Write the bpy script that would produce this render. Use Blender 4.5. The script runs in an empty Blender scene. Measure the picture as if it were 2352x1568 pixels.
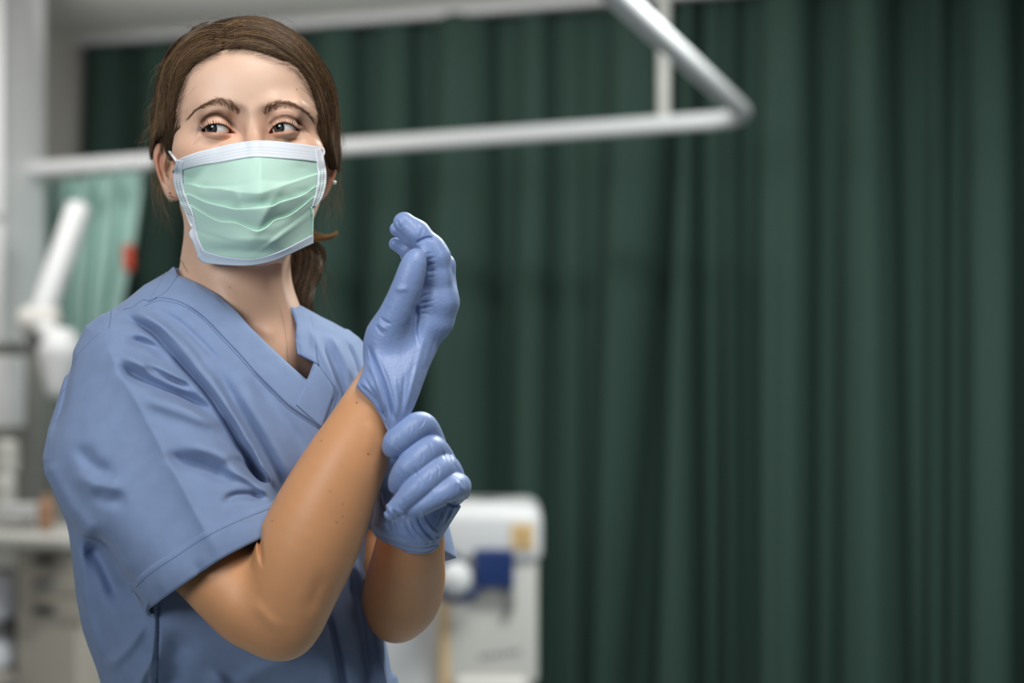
import bpy, math, random
import numpy as np
HS = 1.0               # voxel size factor
rng = np.random.default_rng(7)
random.seed(7)
C = bpy.context.scene.collection
CAMH = 1.35            # camera height; all builders below work relative to the camera, CAMH is added on linking
F = 50.0 / 36.0 * 2352.0
HZ = 870.0             # row of the horizon (lens shift)

# ------------------------------------------------------------------ camera
cam_d = bpy.data.cameras.new('camera')
cam = bpy.data.objects.new('camera', cam_d)
C.objects.link(cam)
cam.location = (0, 0, CAMH)
cam.rotation_euler = (math.pi / 2, 0, 0)
cam_d.lens = 50.0
cam_d.sensor_width = 36.0
cam_d.sensor_fit = 'HORIZONTAL'
F = 50.0 / 36.0 * 2352.0
cam_d.shift_y = (HZ - 784.0) / 2352.0
cam_d.dof.use_dof = True
cam_d.dof.focus_distance = 1.333
cam_d.dof.aperture_fstop = 2.4
cam_d.clip_start = 0.05
bpy.context.scene.camera = cam

# ------------------------------------------------------------------ world + view
sc = bpy.context.scene
sc.view_settings.view_transform = 'Standard'
sc.view_settings.look = 'None'
sc.view_settings.gamma = 1.0
sc.view_settings.use_curve_mapping = False
sc.view_settings.exposure = 0.0
w = bpy.data.worlds.new('world')
sc.world = w
w.use_nodes = True
w.node_tree.nodes['Background'].inputs[0].default_value = (0.62, 0.70, 0.78, 1)
w.node_tree.nodes['Background'].inputs[1].default_value = 0.08

# ------------------------------------------------------------------ lights (ceiling panels, the window side and two added uplights)
def area(name, loc, target, size, size_y, power, col=(1, 1, 1), spread=180):
    d = bpy.data.lights.new(name, 'AREA')
    d.shape = 'RECTANGLE'; d.size = size; d.size_y = size_y
    d.energy = power; d.color = col
    d.spread = math.radians(spread)
    o = bpy.data.objects.new(name, d)
    C.objects.link(o)
    o.location = loc
    v = np.array(target, float) - np.array(loc, float)
    import mathutils
    o.rotation_euler = mathutils.Vector(v).to_track_quat('-Z', 'Y').to_euler()
    return o
area('ceiling_panel_light_front', (0.30, 0.45, 2.85), (-0.2, 1.45, 1.45), 1.1, 0.8, 16, (1.0, 0.97, 0.93), 112)
area('window_light_side', (-1.2, -0.4, 1.95), (-0.24, 1.4, 1.66), 1.0, 0.9, 3.8, (0.94, 0.97, 1.0), 62)
area('ceiling_panel_light_back', (0.9, 3.0, 2.85), (0.9, 3.05, 0.0), 1.4, 0.5, 100, (0.95, 1.0, 0.98))
ceil_fill = area('added_ceiling_fill', (-0.2, 5.0, 2.72), (-0.05, 5.6, 2.92), 3.0, 0.15, 6, (1.0, 0.99, 0.96))  # added strip above the frame that brightens the ceiling, no real fixture
area('added_left_fill', (-1.75, 3.9, 2.15), (-0.9, 5.0, 2.92), 0.8, 0.3, 13, (1.0, 0.99, 0.97))  # unseen fill added off to the left to lift the ceiling
area('ceiling_panel_light_left', (-1.7, 4.2, 2.85), (-1.7, 4.25, 0.0), 1.0, 0.5, 16, (1.0, 0.99, 0.97))

# ------------------------------------------------------------------ small helpers
def P(px, py, Y):
    return np.array([(px - 1176.0) / F * Y, Y, (HZ - py) / F * Y])
def PX(p):
    p = np.atleast_2d(p)
    y = np.maximum(p[:, 1], 0.05)
    return 1176.0 + F * p[:, 0] / y, HZ - F * p[:, 2] / y

def tag(o, label=None, cat=None, group=None, kind=None):
    if label: o['label'] = label
    if cat: o['category'] = cat
    if group: o['group'] = group
    if kind: o['kind'] = kind
    return o
def empty(name, loc, label=None, cat=None, group=None):
    o = bpy.data.objects.new(name, None)
    C.objects.link(o)
    o.location = (loc[0], loc[1], loc[2] + CAMH)
    o.empty_display_size = 0.05
    return tag(o, label, cat, group)

def mesh_obj(name, V, Fc, mat, parent=None, smooth=True, uv=None, col=None, mats=None, fmat=None):
    """V camera-relative coordinates; faces is an (n,4)/(n,3) array or a list."""
    V = np.asarray(V, dtype=np.float64)
    org = np.zeros(3)
    if parent is not None:
        q = parent
        while q is not None:
            org += np.array(q.location); q = q.parent
    else:
        org = None
    W = V.copy(); W[:, 2] += CAMH
    loc = None
    if org is None:
        loc = np.array([(W[:, 0].min() + W[:, 0].max()) / 2, (W[:, 1].min() + W[:, 1].max()) / 2, W[:, 2].min()])
        W -= loc
    else:
        W -= org
    me = bpy.data.meshes.new(name)
    if isinstance(Fc, np.ndarray):
        n, m = Fc.shape
        me.vertices.add(len(W)); me.vertices.foreach_set('co', W.astype(np.float32).ravel())
        me.loops.add(n * m); me.loops.foreach_set('vertex_index', Fc.astype(np.int32).ravel())
        me.polygons.add(n)
        me.polygons.foreach_set('loop_start', np.arange(0, n * m, m, dtype=np.int32))
        me.update(calc_edges=True)
        me.validate()
    else:
        me.from_pydata([tuple(v) for v in W], [], [tuple(f) for f in Fc])
    me.polygons.foreach_set('use_smooth', np.full(len(me.polygons), bool(smooth)))
    if uv is not None:
        l = me.uv_layers.new(name='UVMap')
        vi = np.zeros(len(me.loops), dtype=np.int32)
        me.loops.foreach_get('vertex_index', vi)
        l.data.foreach_set('uv', np.asarray(uv, dtype=np.float32)[vi].ravel())
    if col is not None:
        a = me.color_attributes.new('Col', 'FLOAT_COLOR', 'POINT')
        cc = np.ones((len(W), 4), dtype=np.float32); cc[:, :3] = col
        a.data.foreach_set('color', cc.ravel())
    if mats:
        for m_ in mats: me.materials.append(m_)
        if fmat is not None: me.polygons.foreach_set('material_index', np.asarray(fmat, dtype=np.int32))
    else:
        me.materials.append(mat)
    me.update()
    o = bpy.data.objects.new(name, me)
    C.objects.link(o)
    if parent is not None: o.parent = parent
    else: o.location = loc
    return o

def s2l(r, g, b):
    f = lambda c: (c / 255.0) / 12.92 if c / 255.0 <= 0.04045 else ((c / 255.0 + 0.055) / 1.055) ** 2.4
    return (f(r), f(g), f(b))

def material(name, rgb, rough=0.5, spec=0.5, sheen=0.0, sheen_tint=None, bump=None, noise=None, sss=None, attr=False,
             metal=0.0, coat=0.0, uvfn=None, emit=None):
    """bump: list of (scale, distance, detail[, stretch xyz]); noise: (scale, darker factor)"""
    m = bpy.data.materials.new(name); m.use_nodes = True
    nt = m.node_tree; N = nt.nodes; L = nt.links
    b = N['Principled BSDF']
    b.inputs['Roughness'].default_value = rough
    b.inputs['Specular IOR Level'].default_value = spec
    b.inputs['Metallic'].default_value = metal
    b.inputs['Coat Weight'].default_value = coat
    b.inputs['Sheen Weight'].default_value = sheen
    if sheen_tint: b.inputs['Sheen Tint'].default_value = (*sheen_tint, 1)
    b.inputs['Base Color'].default_value = (*rgb, 1)
    src = None
    if attr:
        a = N.new('ShaderNodeAttribute'); a.attribute_name = 'Col'; src = a.outputs['Color']
    tc = N.new('ShaderNodeTexCoord')
    if noise:
        nz = N.new('ShaderNodeTexNoise'); nz.inputs['Scale'].default_value = noise[0]; nz.inputs['Detail'].default_value = 4
        L.new(tc.outputs['Object'], nz.inputs['Vector'])
        mx = N.new('ShaderNodeMix'); mx.data_type = 'RGBA'; mx.blend_type = 'MULTIPLY'
        mx.inputs['Factor'].default_value = 1.0
        rp = N.new('ShaderNodeMapRange'); rp.inputs['From Min'].default_value = 0.35; rp.inputs['From Max'].default_value = 0.65
        rp.inputs['To Min'].default_value = noise[1]; rp.inputs['To Max'].default_value = 1.0
        L.new(nz.outputs['Fac'], rp.inputs['Value'])
        if src is not None: L.new(src, mx.inputs[6])
        else: mx.inputs[6].default_value = (*rgb, 1)
        L.new(rp.outputs['Result'], mx.inputs[7])
        src = mx.outputs[2]
    if src is not None: L.new(src, b.inputs['Base Color'])
    if bump:
        prev = None
        for t in bump:
            nz = N.new('ShaderNodeTexNoise'); nz.inputs['Scale'].default_value = t[0]
            nz.inputs['Detail'].default_value = t[2]
            if len(t) > 3:
                mp = N.new('ShaderNodeMapping'); mp.inputs['Scale'].default_value = t[3]
                if len(t) > 4: mp.inputs['Rotation'].default_value = t[4]
                L.new(tc.outputs['Object'], mp.inputs['Vector']); L.new(mp.outputs['Vector'], nz.inputs['Vector'])
            else:
                L.new(tc.outputs['Object'], nz.inputs['Vector'])
            bp = N.new('ShaderNodeBump'); bp.inputs['Strength'].default_value = 1.0
            bp.inputs['Distance'].default_value = t[1]
            L.new(nz.outputs['Fac'], bp.inputs['Height'])
            if prev: L.new(prev, bp.inputs['Normal'])
            prev = bp.outputs['Normal']
        L.new(prev, b.inputs['Normal'])
    if sss:
        b.inputs['Subsurface Weight'].default_value = sss[0]
        b.inputs['Subsurface Radius'].default_value = sss[1]
        b.inputs['Subsurface Scale'].default_value = sss[2]
    if emit:
        b.inputs['Emission Color'].default_value = (*emit[0], 1); b.inputs['Emission Strength'].default_value = emit[1]
    return m

def crom(pts, n=8, closed=False):
    """Catmull-Rom through the points"""
    p = np.asarray(pts, float)
    if closed: q = np.vstack([p[-1], p, p[0], p[1]])
    else: q = np.vstack([2 * p[0] - p[1], p, 2 * p[-1] - p[-2]])
    out = []
    for i in range(1, len(q) - 2):
        t = np.linspace(0, 1, n, endpoint=False)[:, None]
        a, b, c, d = q[i - 1], q[i], q[i + 1], q[i + 2]
        out.append(0.5 * ((2 * b) + (-a + c) * t + (2 * a - 5 * b + 4 * c - d) * t ** 2 + (-a + 3 * b - 3 * c + d) * t ** 3))
    if not closed: out.append(p[-1][None])
    return np.vstack(out)
def resample(p, n):
    p = np.asarray(p, float)
    s = np.r_[0, np.cumsum(np.linalg.norm(np.diff(p, axis=0), axis=1))]
    t = np.linspace(0, s[-1], n)
    return np.stack([np.interp(t, s, p[:, k]) for k in range(p.shape[1])], 1)

# ------------------------------------------------------------------ implicit surfaces
def smin(a, b, k):
    if k <= 0: return np.minimum(a, b)
    h = np.maximum(k - np.abs(a - b), 0) / k
    return np.minimum(a, b) - h * h * k * 0.25
def smax(a, b, k): return -smin(-a, -b, k)

class Shape:
    def __init__(s): s.pr = []
    def add(s, fn, op='u', k=0.0, near=None): s.pr.append((op, k, fn, near)); return s
    def __call__(s, Pt, act=None):
        d = None
        for i, (op, k, fn, near) in enumerate(s.pr):
            if act is not None and not act[i]: continue
            e = fn(Pt)
            if op == 'u': d = e if d is None else smin(d, e, k)
            elif d is None: continue
            elif op == 's': d = smax(d, -e, k)
            elif op == 'i': d = smax(d, e, k)
            elif op == 'd': d = d + e
        if d is None: d = np.full(len(Pt), 1.0)
        return d
    # primitive helpers ------------------------------------------------
    def caps(s, pts, k=0.006, op='u', chain_k=None, dens=1):
        """pts: list of (px,py,Y,r_px): chain of round cones"""
        if dens > 1: pts = crom(pts, dens)
        A = [(P(a, b, c), r * c / F) for a, b, c, r in pts]
        segs = [(A[i][0], A[i][1], A[i + 1][0], A[i + 1][1]) for i in range(len(A) - 1)]
        ck = chain_k if chain_k is not None else 0.002
        def fn(Q):
            d = None
            use = segs
            if len(segs) > 4 and len(Q) < 16000:
                c = (Q.max(0) + Q.min(0)) / 2; R = np.linalg.norm(Q.max(0) - Q.min(0)) / 2
                if R < 0.05:
                    e = []
                    for a, ra, b, rb in segs:
                        ab = b - a; t = min(max(((c - a) @ ab) / (ab @ ab), 0), 1)
                        e.append(np.linalg.norm(c - a - t * ab) - (ra + (rb - ra) * t))
                    lim = min(e) + 2.2 * R + ck + 0.002
                    use = [sg for sg, x in zip(segs, e) if x <= lim]
            for a, ra, b, rb in use:
                ab = b - a; L2 = ab @ ab
                t = np.clip(((Q - a) @ ab) / L2, 0, 1)
                e = np.linalg.norm(Q - a - t[:, None] * ab, axis=1) - (ra + (rb - ra) * t)
                d = e if d is None else smin(d, e, ck)
            return d
        return s.add(fn, op, k)
    def ell(s, c, r, k=0.01, op='u', rot=0.0):
        """c=(px,py,Y), r metres (x,y,z), rot about the depth axis"""
        c0 = P(*c); r = np.array(r, float); cr, sr = math.cos(rot), math.sin(rot)
        def fn(Q):
            q = Q - c0
            if rot: q = np.stack([q[:, 0] * cr + q[:, 2] * sr, q[:, 1], -q[:, 0] * sr + q[:, 2] * cr], 1)
            k0 = np.linalg.norm(q / r, axis=1); k1 = np.linalg.norm(q / (r * r), axis=1)
            return k0 * (k0 - 1) / np.maximum(k1, 1e-9)
        return s.add(fn, op, k)

def poly_sd(px, py, poly):
    """signed distance in px to a closed polygon, negative inside"""
    v = np.asarray(poly, float); n = len(v)
    d = np.full(px.shape, 1e18); inside = np.zeros(px.shape, bool)
    for i in range(n):
        a = v[i]; b = v[(i + 1) % n]; e = b - a
        wx = px - a[0]; wy = py - a[1]
        t = np.clip((wx * e[0] + wy * e[1]) / max(e @ e, 1e-9), 0, 1)
        dx = wx - e[0] * t; dy = wy - e[1] * t
        d = np.minimum(d, dx * dx + dy * dy)
        c = (a[1] > py) != (b[1] > py)
        if e[1] != 0:
            inside ^= c & (px < a[0] + (py - a[1]) / e[1] * e[0])
    d = np.sqrt(d)
    return np.where(inside, -d, d)

class Baked:
    """2-D table over the reference frame with bilinear look-up"""
    def __init__(s, x0, y0, x1, y1, res, fn=None):
        s.x0, s.y0, s.res = x0, y0, res
        s.nx = int((x1 - x0) / res) + 2; s.ny = int((y1 - y0) / res) + 2
        s.a = np.zeros((s.nx, s.ny))
        if fn is not None:
            X, Y_ = np.meshgrid(x0 + np.arange(s.nx) * res, y0 + np.arange(s.ny) * res, indexing='ij')
            s.a = fn(X, Y_)
    def __call__(s, px, py):
        u = np.clip((px - s.x0) / s.res, 0, s.nx - 1.001); v = np.clip((py - s.y0) / s.res, 0, s.ny - 1.001)
        i = u.astype(np.int32); j = v.astype(np.int32); fu = u - i; fv = v - j
        f = s.a.ravel(); k = i * s.ny + j
        return (f[k] * (1 - fv) + f[k + 1] * fv) * (1 - fu) + (f[k + s.ny] * (1 - fv) + f[k + s.ny + 1] * fv) * fu
def blur2(a, sig):
    n = int(sig * 2.5) + 1; k = np.exp(-0.5 * (np.arange(-n, n + 1) / sig) ** 2); k /= k.sum()
    p = np.pad(a, n, mode='edge')
    p = sum(k[i] * p[i:i + a.shape[0]] for i in range(2 * n + 1))
    return sum(k[i] * p[:, i:i + a.shape[1]] for i in range(2 * n + 1))
def tab(xs, ys):
    q = crom(np.stack([xs, ys], 1), 8)
    return lambda v: np.interp(v, q[:, 0], q[:, 1])
def baked_poly(poly, res=2.0, mar=60, blur=0):
    v = np.asarray(poly, float)
    x0, y0 = v.min(0) - mar; x1, y1 = v.max(0) + mar
    t = Baked(x0, y0, x1, y1, res, lambda X, Y_: poly_sd(X, Y_, v))
    if blur:
        b_ = blur2(t.a, blur / res); w_ = np.clip((-t.a - 6) / (blur * 1.6), 0, 1); t.a = t.a * (1 - w_) + b_ * w_
    def fn(px, py):
        cx = np.clip(px, x0, x1); cy = np.clip(py, y0, y1)
        return t(cx, cy) + np.hypot(px - cx, py - cy) * 0.9
    return fn

def pillow(poly, Yc, T, R, ex=2.0, res=2.0, blur=0):
    """solid of outline poly; centre depth Yc(px,py), half thickness T(px,py), edge rounding R (metres)"""
    bp_ = baked_poly(poly, res, blur=blur)
    def fn(Q):
        px, py = PX(Q)
        y = Q[:, 1]
        d2 = bp_(px, py) * y / F
        yc = Yc(px, py) if callable(Yc) else Yc
        t = T(px, py) if callable(T) else T
        r = R(px, py) if callable(R) else R
        q0 = np.maximum(d2 + r, 0) / r; q1 = np.abs(y - yc) / t
        q = np.sqrt(q0 * q0 + q1 * q1) if ex == 2.0 else (q0 ** ex + q1 ** ex) ** (1 / ex)
        return (q - 1) * np.minimum(r, t)
    return fn

def prism(poly, y0=-9, y1=9, res=1.0):
    bp_ = baked_poly(poly, res, 20)
    def fn(Q):
        px, py = PX(Q); y = Q[:, 1]
        d2 = bp_(px, py) * y / F
        return np.maximum(np.maximum(d2, y - y1), y0 - y)
    return fn

def pline(px, py, poly):
    """distance, signed side, parameter 0..1 along an open polyline (px space)"""
    v = np.asarray(poly, float); n = len(v)
    seg = np.linalg.norm(np.diff(v, axis=0), axis=1); cs = np.r_[0, np.cumsum(seg)]; tot = cs[-1]
    best = np.full(px.shape, 1e18); side = np.zeros(px.shape); par = np.zeros(px.shape)
    for i in range(n - 1):
        a = v[i]; e = v[i + 1] - a
        wx = px - a[0]; wy = py - a[1]
        t = np.clip((wx * e[0] + wy * e[1]) / max(e @ e, 1e-9), 0, 1)
        dx = wx - e[0] * t; dy = wy - e[1] * t
        dd = dx * dx + dy * dy
        m = dd < best
        best = np.where(m, dd, best)
        side = np.where(m, np.sign(e[0] * wy - e[1] * wx), side)
        par = np.where(m, (cs[i] + t * seg[i]) / tot, par)
    return np.sqrt(best), side, par

def fold(shape, pts, A, wd, kind='g', fade=0.25, ymax=9.0, smooth=True, wd2=None):
    """A>0 raises the cloth by A metres along the line, A<0 sinks it. wd: width in px"""
    pl = crom(pts, 4) if smooth and len(pts) > 2 else np.asarray(pts, float)
    W = max(wd, wd2 or 0)
    lo = pl.min(0) - W * 3.2; hi = pl.max(0) + W * 3.2
    key = round(ymax, 3)
    if not hasattr(shape, 'fmaps'): shape.fmaps = {}
    if key not in shape.fmaps:
        x0, y0, x1, y1 = FOLD_WINDOW
        T_ = Baked(x0, y0, x1, y1, 1.0); shape.fmaps[key] = T_
        def fn(Q, T_=T_, ymax=ymax):
            px, py = PX(Q)
            o = T_(px, py)
            return np.where(Q[:, 1] < ymax, o, 0) if ymax < 5 else o
        fn.folds = True
        shape.add(fn, 'd', 0, None)
    T_ = shape.fmaps[key]
    i0, j0 = np.maximum(((lo - (T_.x0, T_.y0))).astype(int), 0)
    i1, j1 = (hi - (T_.x0, T_.y0)).astype(int) + 1
    i1 = min(i1, T_.nx); j1 = min(j1, T_.ny)
    if i1 <= i0 or j1 <= j0: return
    X, Y_ = np.meshgrid(T_.x0 + np.arange(i0, i1), T_.y0 + np.arange(j0, j1), indexing='ij')
    d, s, t = pline(X.ravel(), Y_.ravel(), pl)
    f = np.ones_like(d)
    if fade > 0:
        f = np.clip(np.minimum(t, 1 - t) / fade, 0, 1); f = f * f * (3 - 2 * f)
    if kind == 'g': g = np.exp(-(d / wd) ** 2)
    elif kind == 'tent': g = np.exp(-np.sqrt(d * d + 9) / wd)
    T_.a[i0:i1, j0:j1] += (-A * g * f).reshape(X.shape)
FOLD_WINDOW = (60, 0, 1130, 1680)

def polygonise(shape, lo, hi, h, B=14, lip=1.35):
    """surface nets on sparse blocks, vertices pulled onto the surface. returns V, quads"""
    lo = np.asarray(lo, float); hi = np.asarray(hi, float); h = h * HS
    nb = np.ceil((hi - lo) / (h * B)).astype(int)
    g = np.stack(np.meshgrid(*[np.arange(n) for n in nb], indexing='ij'), -1).reshape(-1, 3)
    cen = lo + (g + 0.5) * h * B
    hd = math.sqrt(3) / 2 * h * B
    dc = np.concatenate([shape(cen[i:i + 20000]) for i in range(0, len(cen), 20000)])
    keep = np.abs(dc) < hd * lip + 0.004
    g = g[keep]; cen = cen[keep]
    act = np.ones((len(g), len(shape.pr)), bool)
    kmax = max([k for op, k, fn, near in shape.pr if op == 'u'])
    for i, (op, k, fn, near) in enumerate(shape.pr):
        if near is not None: act[:, i] = near(cen, hd)
        elif op in ('u', 's'): act[:, i] = fn(cen) < hd * 1.3 + (kmax if op == 'u' else k) * 1.5 + 0.006
    n1 = B + 1
    loc = np.stack(np.meshgrid(*[np.arange(n1)] * 3, indexing='ij'), -1).reshape(-1, 3)
    dims = nb * B
    def key(c): return (c[..., 0] * dims[1] + c[..., 1]) * dims[2] + c[..., 2]
    Vs, Ks, Qs = [], [], []
    E = [((0,0,0),(1,0,0)),((0,1,0),(1,1,0)),((0,0,1),(1,0,1)),((0,1,1),(1,1,1)),
         ((0,0,0),(0,1,0)),((1,0,0),(1,1,0)),((0,0,1),(0,1,1)),((1,0,1),(1,1,1)),
         ((0,0,0),(0,0,1)),((1,0,0),(1,0,1)),((0,1,0),(0,1,1)),((1,1,0),(1,1,1))]
    tet = np.array([[1,-1,-1],[-1,-1,1],[-1,1,-1],[1,1,1]], float)
    for gi, c0, a in zip(g, cen, act):
        if not a.any(): continue
        base = gi * B
        pts = lo + (base + loc) * h
        D = shape(pts, a).reshape(n1, n1, n1)
        S = D < 0
        if S.all() or not S.any(): continue
        cs = sum(S[i:B + i, j:B + j, k:B + k].astype(np.int8) for i in (0, 1) for j in (0, 1) for k in (0, 1))
        ci = np.argwhere((cs > 0) & (cs < 8))
        acc = np.zeros((len(ci), 3)); cnt = np.zeros(len(ci))
        for p, q in E:
            p_ = np.array(p); q_ = np.array(q)
            dp = D[tuple((ci + p_).T)]; dq = D[tuple((ci + q_).T)]
            m = (dp < 0) != (dq < 0)
            t = np.where(m, dp / np.where(m, dp - dq, 1), 0)
            acc += np.where(m[:, None], p_ + t[:, None] * (q_ - p_), 0); cnt += m
        v = lo + (base + ci + acc / cnt[:, None]) * h
        e = h * 0.35
        for _ in range(2):
            n = len(v)
            q = np.concatenate([v + t * e for t in tet])
            dd = shape(q, a).reshape(4, n)
            gr = (tet[:, None, :] * dd[:, :, None]).sum(0) / (4 * e)
            f = dd.mean(0)
            gn = np.maximum((gr ** 2).sum(1), 0.15)
            st = -(f / gn)[:, None] * gr
            l = np.linalg.norm(st, axis=1); st *= np.minimum(1, 0.5 * h / np.maximum(l, 1e-12))[:, None]
            v = v + st
        Vs.append(v); Ks.append(key(base + ci))
        for ax in range(3):
            sl = [slice(0, B)] * 3
            A0 = S[:B, :B, :B]
            sh = [slice(0, B)] * 3; sh[ax] = slice(1, B + 1)
            A1 = S[tuple(sh)]
            e_ = np.argwhere(A0 != A1)
            if not len(e_): continue
            up = A0[tuple(e_.T)]
            c = base + e_
            u = np.zeros(3, int); w_ = np.zeros(3, int)
            u[(ax + 1) % 3] = 1; w_[(ax + 2) % 3] = 1
            q = np.stack([c - u - w_, c - w_, c, c - u], 1)
            ok = (q >= 0).all((1, 2))
            q = q[ok]; up = up[ok]
            k4 = key(q)
            k4 = np.where(up[:, None], k4, k4[:, ::-1])
            Qs.append(k4)
    V = np.concatenate(Vs); K = np.concatenate(Ks); Q = np.concatenate(Qs)
    o = np.argsort(K); K = K[o]; V = V[o]
    ix = np.searchsorted(K, Q); ix = np.clip(ix, 0, len(K) - 1)
    good = (K[ix] == Q).all(1)
    return V, ix[good]

def trace(shape, px, py, y0=1.02, y1=1.7, miss=None, it=60):
    """depth at which the view ray of each pixel meets the shape"""
    px = np.asarray(px, float); py = np.asarray(py, float)
    Y = np.full(px.shape, y0); L = np.sqrt(1 + ((px - 1176) / F) ** 2 + ((HZ - py) / F) ** 2)
    dmin = np.full(px.shape, 9.0); ymin = Y.copy()
    for _ in range(it):
        Q = np.stack([(px - 1176) / F * Y, Y, (HZ - py) / F * Y], 1)
        d = shape(Q)
        m = d < dmin; dmin = np.where(m, d, dmin); ymin = np.where(m, Y, ymin)
        Y = np.minimum(Y + np.clip(d / L * 0.8, -0.02, 0.05), y1)
    hit = Y < y1 - 1e-4
    return np.where(hit, Y, ymin), hit

def UP(px, py, Y):
    px, py, Y = [np.asarray(a, float) for a in (px, py, Y)]
    return np.stack([(px - 1176) / F * Y, Y, (HZ - py) / F * Y], -1)

def grid_faces(nu, nv, closed_u=False):
    i, j = np.meshgrid(np.arange(nu if closed_u else nu - 1), np.arange(nv - 1), indexing='ij')
    a = i * nv + j; b = ((i + 1) % nu) * nv + j
    return np.stack([a, b, b + 1, a + 1], -1).reshape(-1, 4)

def thicken(V, nu, nv, th):
    """grid (nu*nv) -> closed slab of thickness th away from the camera"""
    G = V.reshape(nu, nv, 3)
    du = np.gradient(G, axis=0); dv = np.gradient(G, axis=1)
    n = np.cross(du, dv); n /= np.maximum(np.linalg.norm(n, axis=2, keepdims=True), 1e-12)
    flip = np.sign((n * G).sum(2, keepdims=True)); flip[flip == 0] = 1
    n *= flip     # points away from the camera
    B_ = G + n * th
    VV = np.concatenate([G.reshape(-1, 3), B_.reshape(-1, 3)])
    f = grid_faces(nu, nv); N_ = nu * nv
    fs = [f, f[:, ::-1] + N_]
    def rim(idx):
        idx = np.asarray(idx)
        a = idx[:-1]; b = idx[1:]
        fs.append(np.stack([a, b, b + N_, a + N_], 1))
    idx = np.arange(N_).reshape(nu, nv)
    rim(idx[0]); rim(idx[-1][::-1]); rim(idx[:, 0][::-1]); rim(idx[:, -1])
    return VV, np.concatenate(fs)

def tube(path, r, n=8, cap=True):
    """path (m,3), r scalar or (m,) -> V, quads"""
    p = np.asarray(path, float); m = len(p)
    r = np.broadcast_to(np.asarray(r, float), (m,))
    t = np.gradient(p, axis=0); t /= np.maximum(np.linalg.norm(t, axis=1, keepdims=True), 1e-12)
    ref = np.array([0.31, 0.87, 0.38]) if abs(t[0] @ np.array([0.31, 0.87, 0.38])) < 0.9 else np.array([1., 0, 0])
    a = np.cross(t, ref); a /= np.maximum(np.linalg.norm(a, axis=1, keepdims=True), 1e-12)
    b = np.cross(t, a)
    if cap:      # close the ends with a short dome
        p = np.vstack([p[0] - t[0] * r[0] * .45, p[0] - t[0] * r[0] * .35, p, p[-1] + t[-1] * r[-1] * .35, p[-1] + t[-1] * r[-1] * .45])
        r = np.r_[r[0] * .02, r[0] * .7, r, r[-1] * .7, r[-1] * .02]
        a = np.vstack([a[0], a[0], a, a[-1], a[-1]]); b = np.vstack([b[0], b[0], b, b[-1], b[-1]]); m += 4
    th = np.linspace(0, 2 * math.pi, n, endpoint=False)
    V = p[:, None] + r[:, None, None] * (np.cos(th)[None, :, None] * a[:, None] + np.sin(th)[None, :, None] * b[:, None])
    V = V.reshape(-1, 3)
    i, j = np.meshgrid(np.arange(m - 1), np.arange(n), indexing='ij')
    q = np.stack([i * n + j, i * n + (j + 1) % n, (i + 1) * n + (j + 1) % n, (i + 1) * n + j], -1).reshape(-1, 4)
    return V, q
def merge(parts):
    Vs, Fs, o = [], [], 0
    for V, f in parts:
        Vs.append(V); Fs.append(np.asarray(f) + o); o += len(V)
    return np.vstack(Vs), np.vstack(Fs)
def strands(paths, rad, mat, name, parent, taper=True, col=None):
    """many thin 3-sided hairs as one mesh; paths (S,m,3)"""
    paths = np.asarray(paths); S, m, _ = paths.shape
    t = np.gradient(paths, axis=1); t /= np.maximum(np.linalg.norm(t, axis=2, keepdims=True), 1e-12)
    a = np.cross(t, np.array([0.2, 1.0, 0.1])); a /= np.maximum(np.linalg.norm(a, axis=2, keepdims=True), 1e-12)
    b = np.cross(t, a)
    r = np.broadcast_to(np.asarray(rad, float).reshape(-1, 1), (S, m)).copy()
    if taper:
        u = np.linspace(0, 1, m); r *= (1 - u ** 2 * 0.8)[None]
    th = np.array([0, 2 * math.pi / 3, 4 * math.pi / 3]) + 0.5
    V = paths[:, :, None] + r[:, :, None, None] * (np.cos(th)[None, None, :, None] * a[:, :, None] + np.sin(th)[None, None, :, None] * b[:, :, None])
    V = V.reshape(-1, 3)
    s, i, j = np.meshgrid(np.arange(S), np.arange(m - 1), np.arange(3), indexing='ij')
    o = s * m * 3
    q = np.stack([o + i * 3 + j, o + i * 3 + (j + 1) % 3, o + (i + 1) * 3 + (j + 1) % 3, o + (i + 1) * 3 + j], -1).reshape(-1, 4)
    c = None
    if col is not None: c = np.repeat(col, m * 3, axis=0)
    return mesh_obj(name, V, q, mat, parent, col=c)
# ------------------------------------------------------------------ materials of the person
M_SKIN = material('skin', s2l(214, 168, 138), rough=0.44, noise=(26, .94), spec=0.42, attr=True, sss=(0.18, (1.0, 0.35, 0.18), 0.006),
                  bump=[(900, 0.00007, 3), (160, 0.00015, 3)])
M_SCRUB = material('scrub_cotton', s2l(125, 145, 181), rough=0.82, spec=0.2, sheen=0.10, noise=(60, 0.93),
                   bump=[(2600, 0.00012, 2), (22, 0.0012, 3)])
M_SEAM = material('seam_thread', s2l(104, 126, 168), rough=0.9, spec=0.1)
M_NITRILE = material('nitrile_rubber', s2l(127, 150, 196), rough=0.42, spec=0.45, sheen=0.1,
                     bump=[(420, 0.0003, 2), (48, 0.0016, 3, (1, 1, .5))])
M_MASK = material('mask_fabric_green', s2l(188, 222, 208), rough=0.9, spec=0.1, bump=[(1400, 0.00005, 1), (30, 0.0005, 2)],
                  sss=(0.1, (1, 1, 1), 0.002))
M_MASKW = material('mask_fabric_white', s2l(222, 228, 236), rough=0.9, spec=0.1, bump=[(1400, 0.00005, 1)])
M_ELAST = material('white_elastic', s2l(232, 232, 236), rough=0.8, spec=0.1, bump=[(2500, 0.0002, 1)])
M_HAIR = material('brown_hair', s2l(74, 56, 42), rough=0.45, spec=0.35, attr=True)
M_HAIRCAP = material('hair_mass', s2l(52, 38, 29), rough=0.85, spec=0.08, bump=[(260, 0.0015, 3, (1, 1, .15))])
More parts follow.
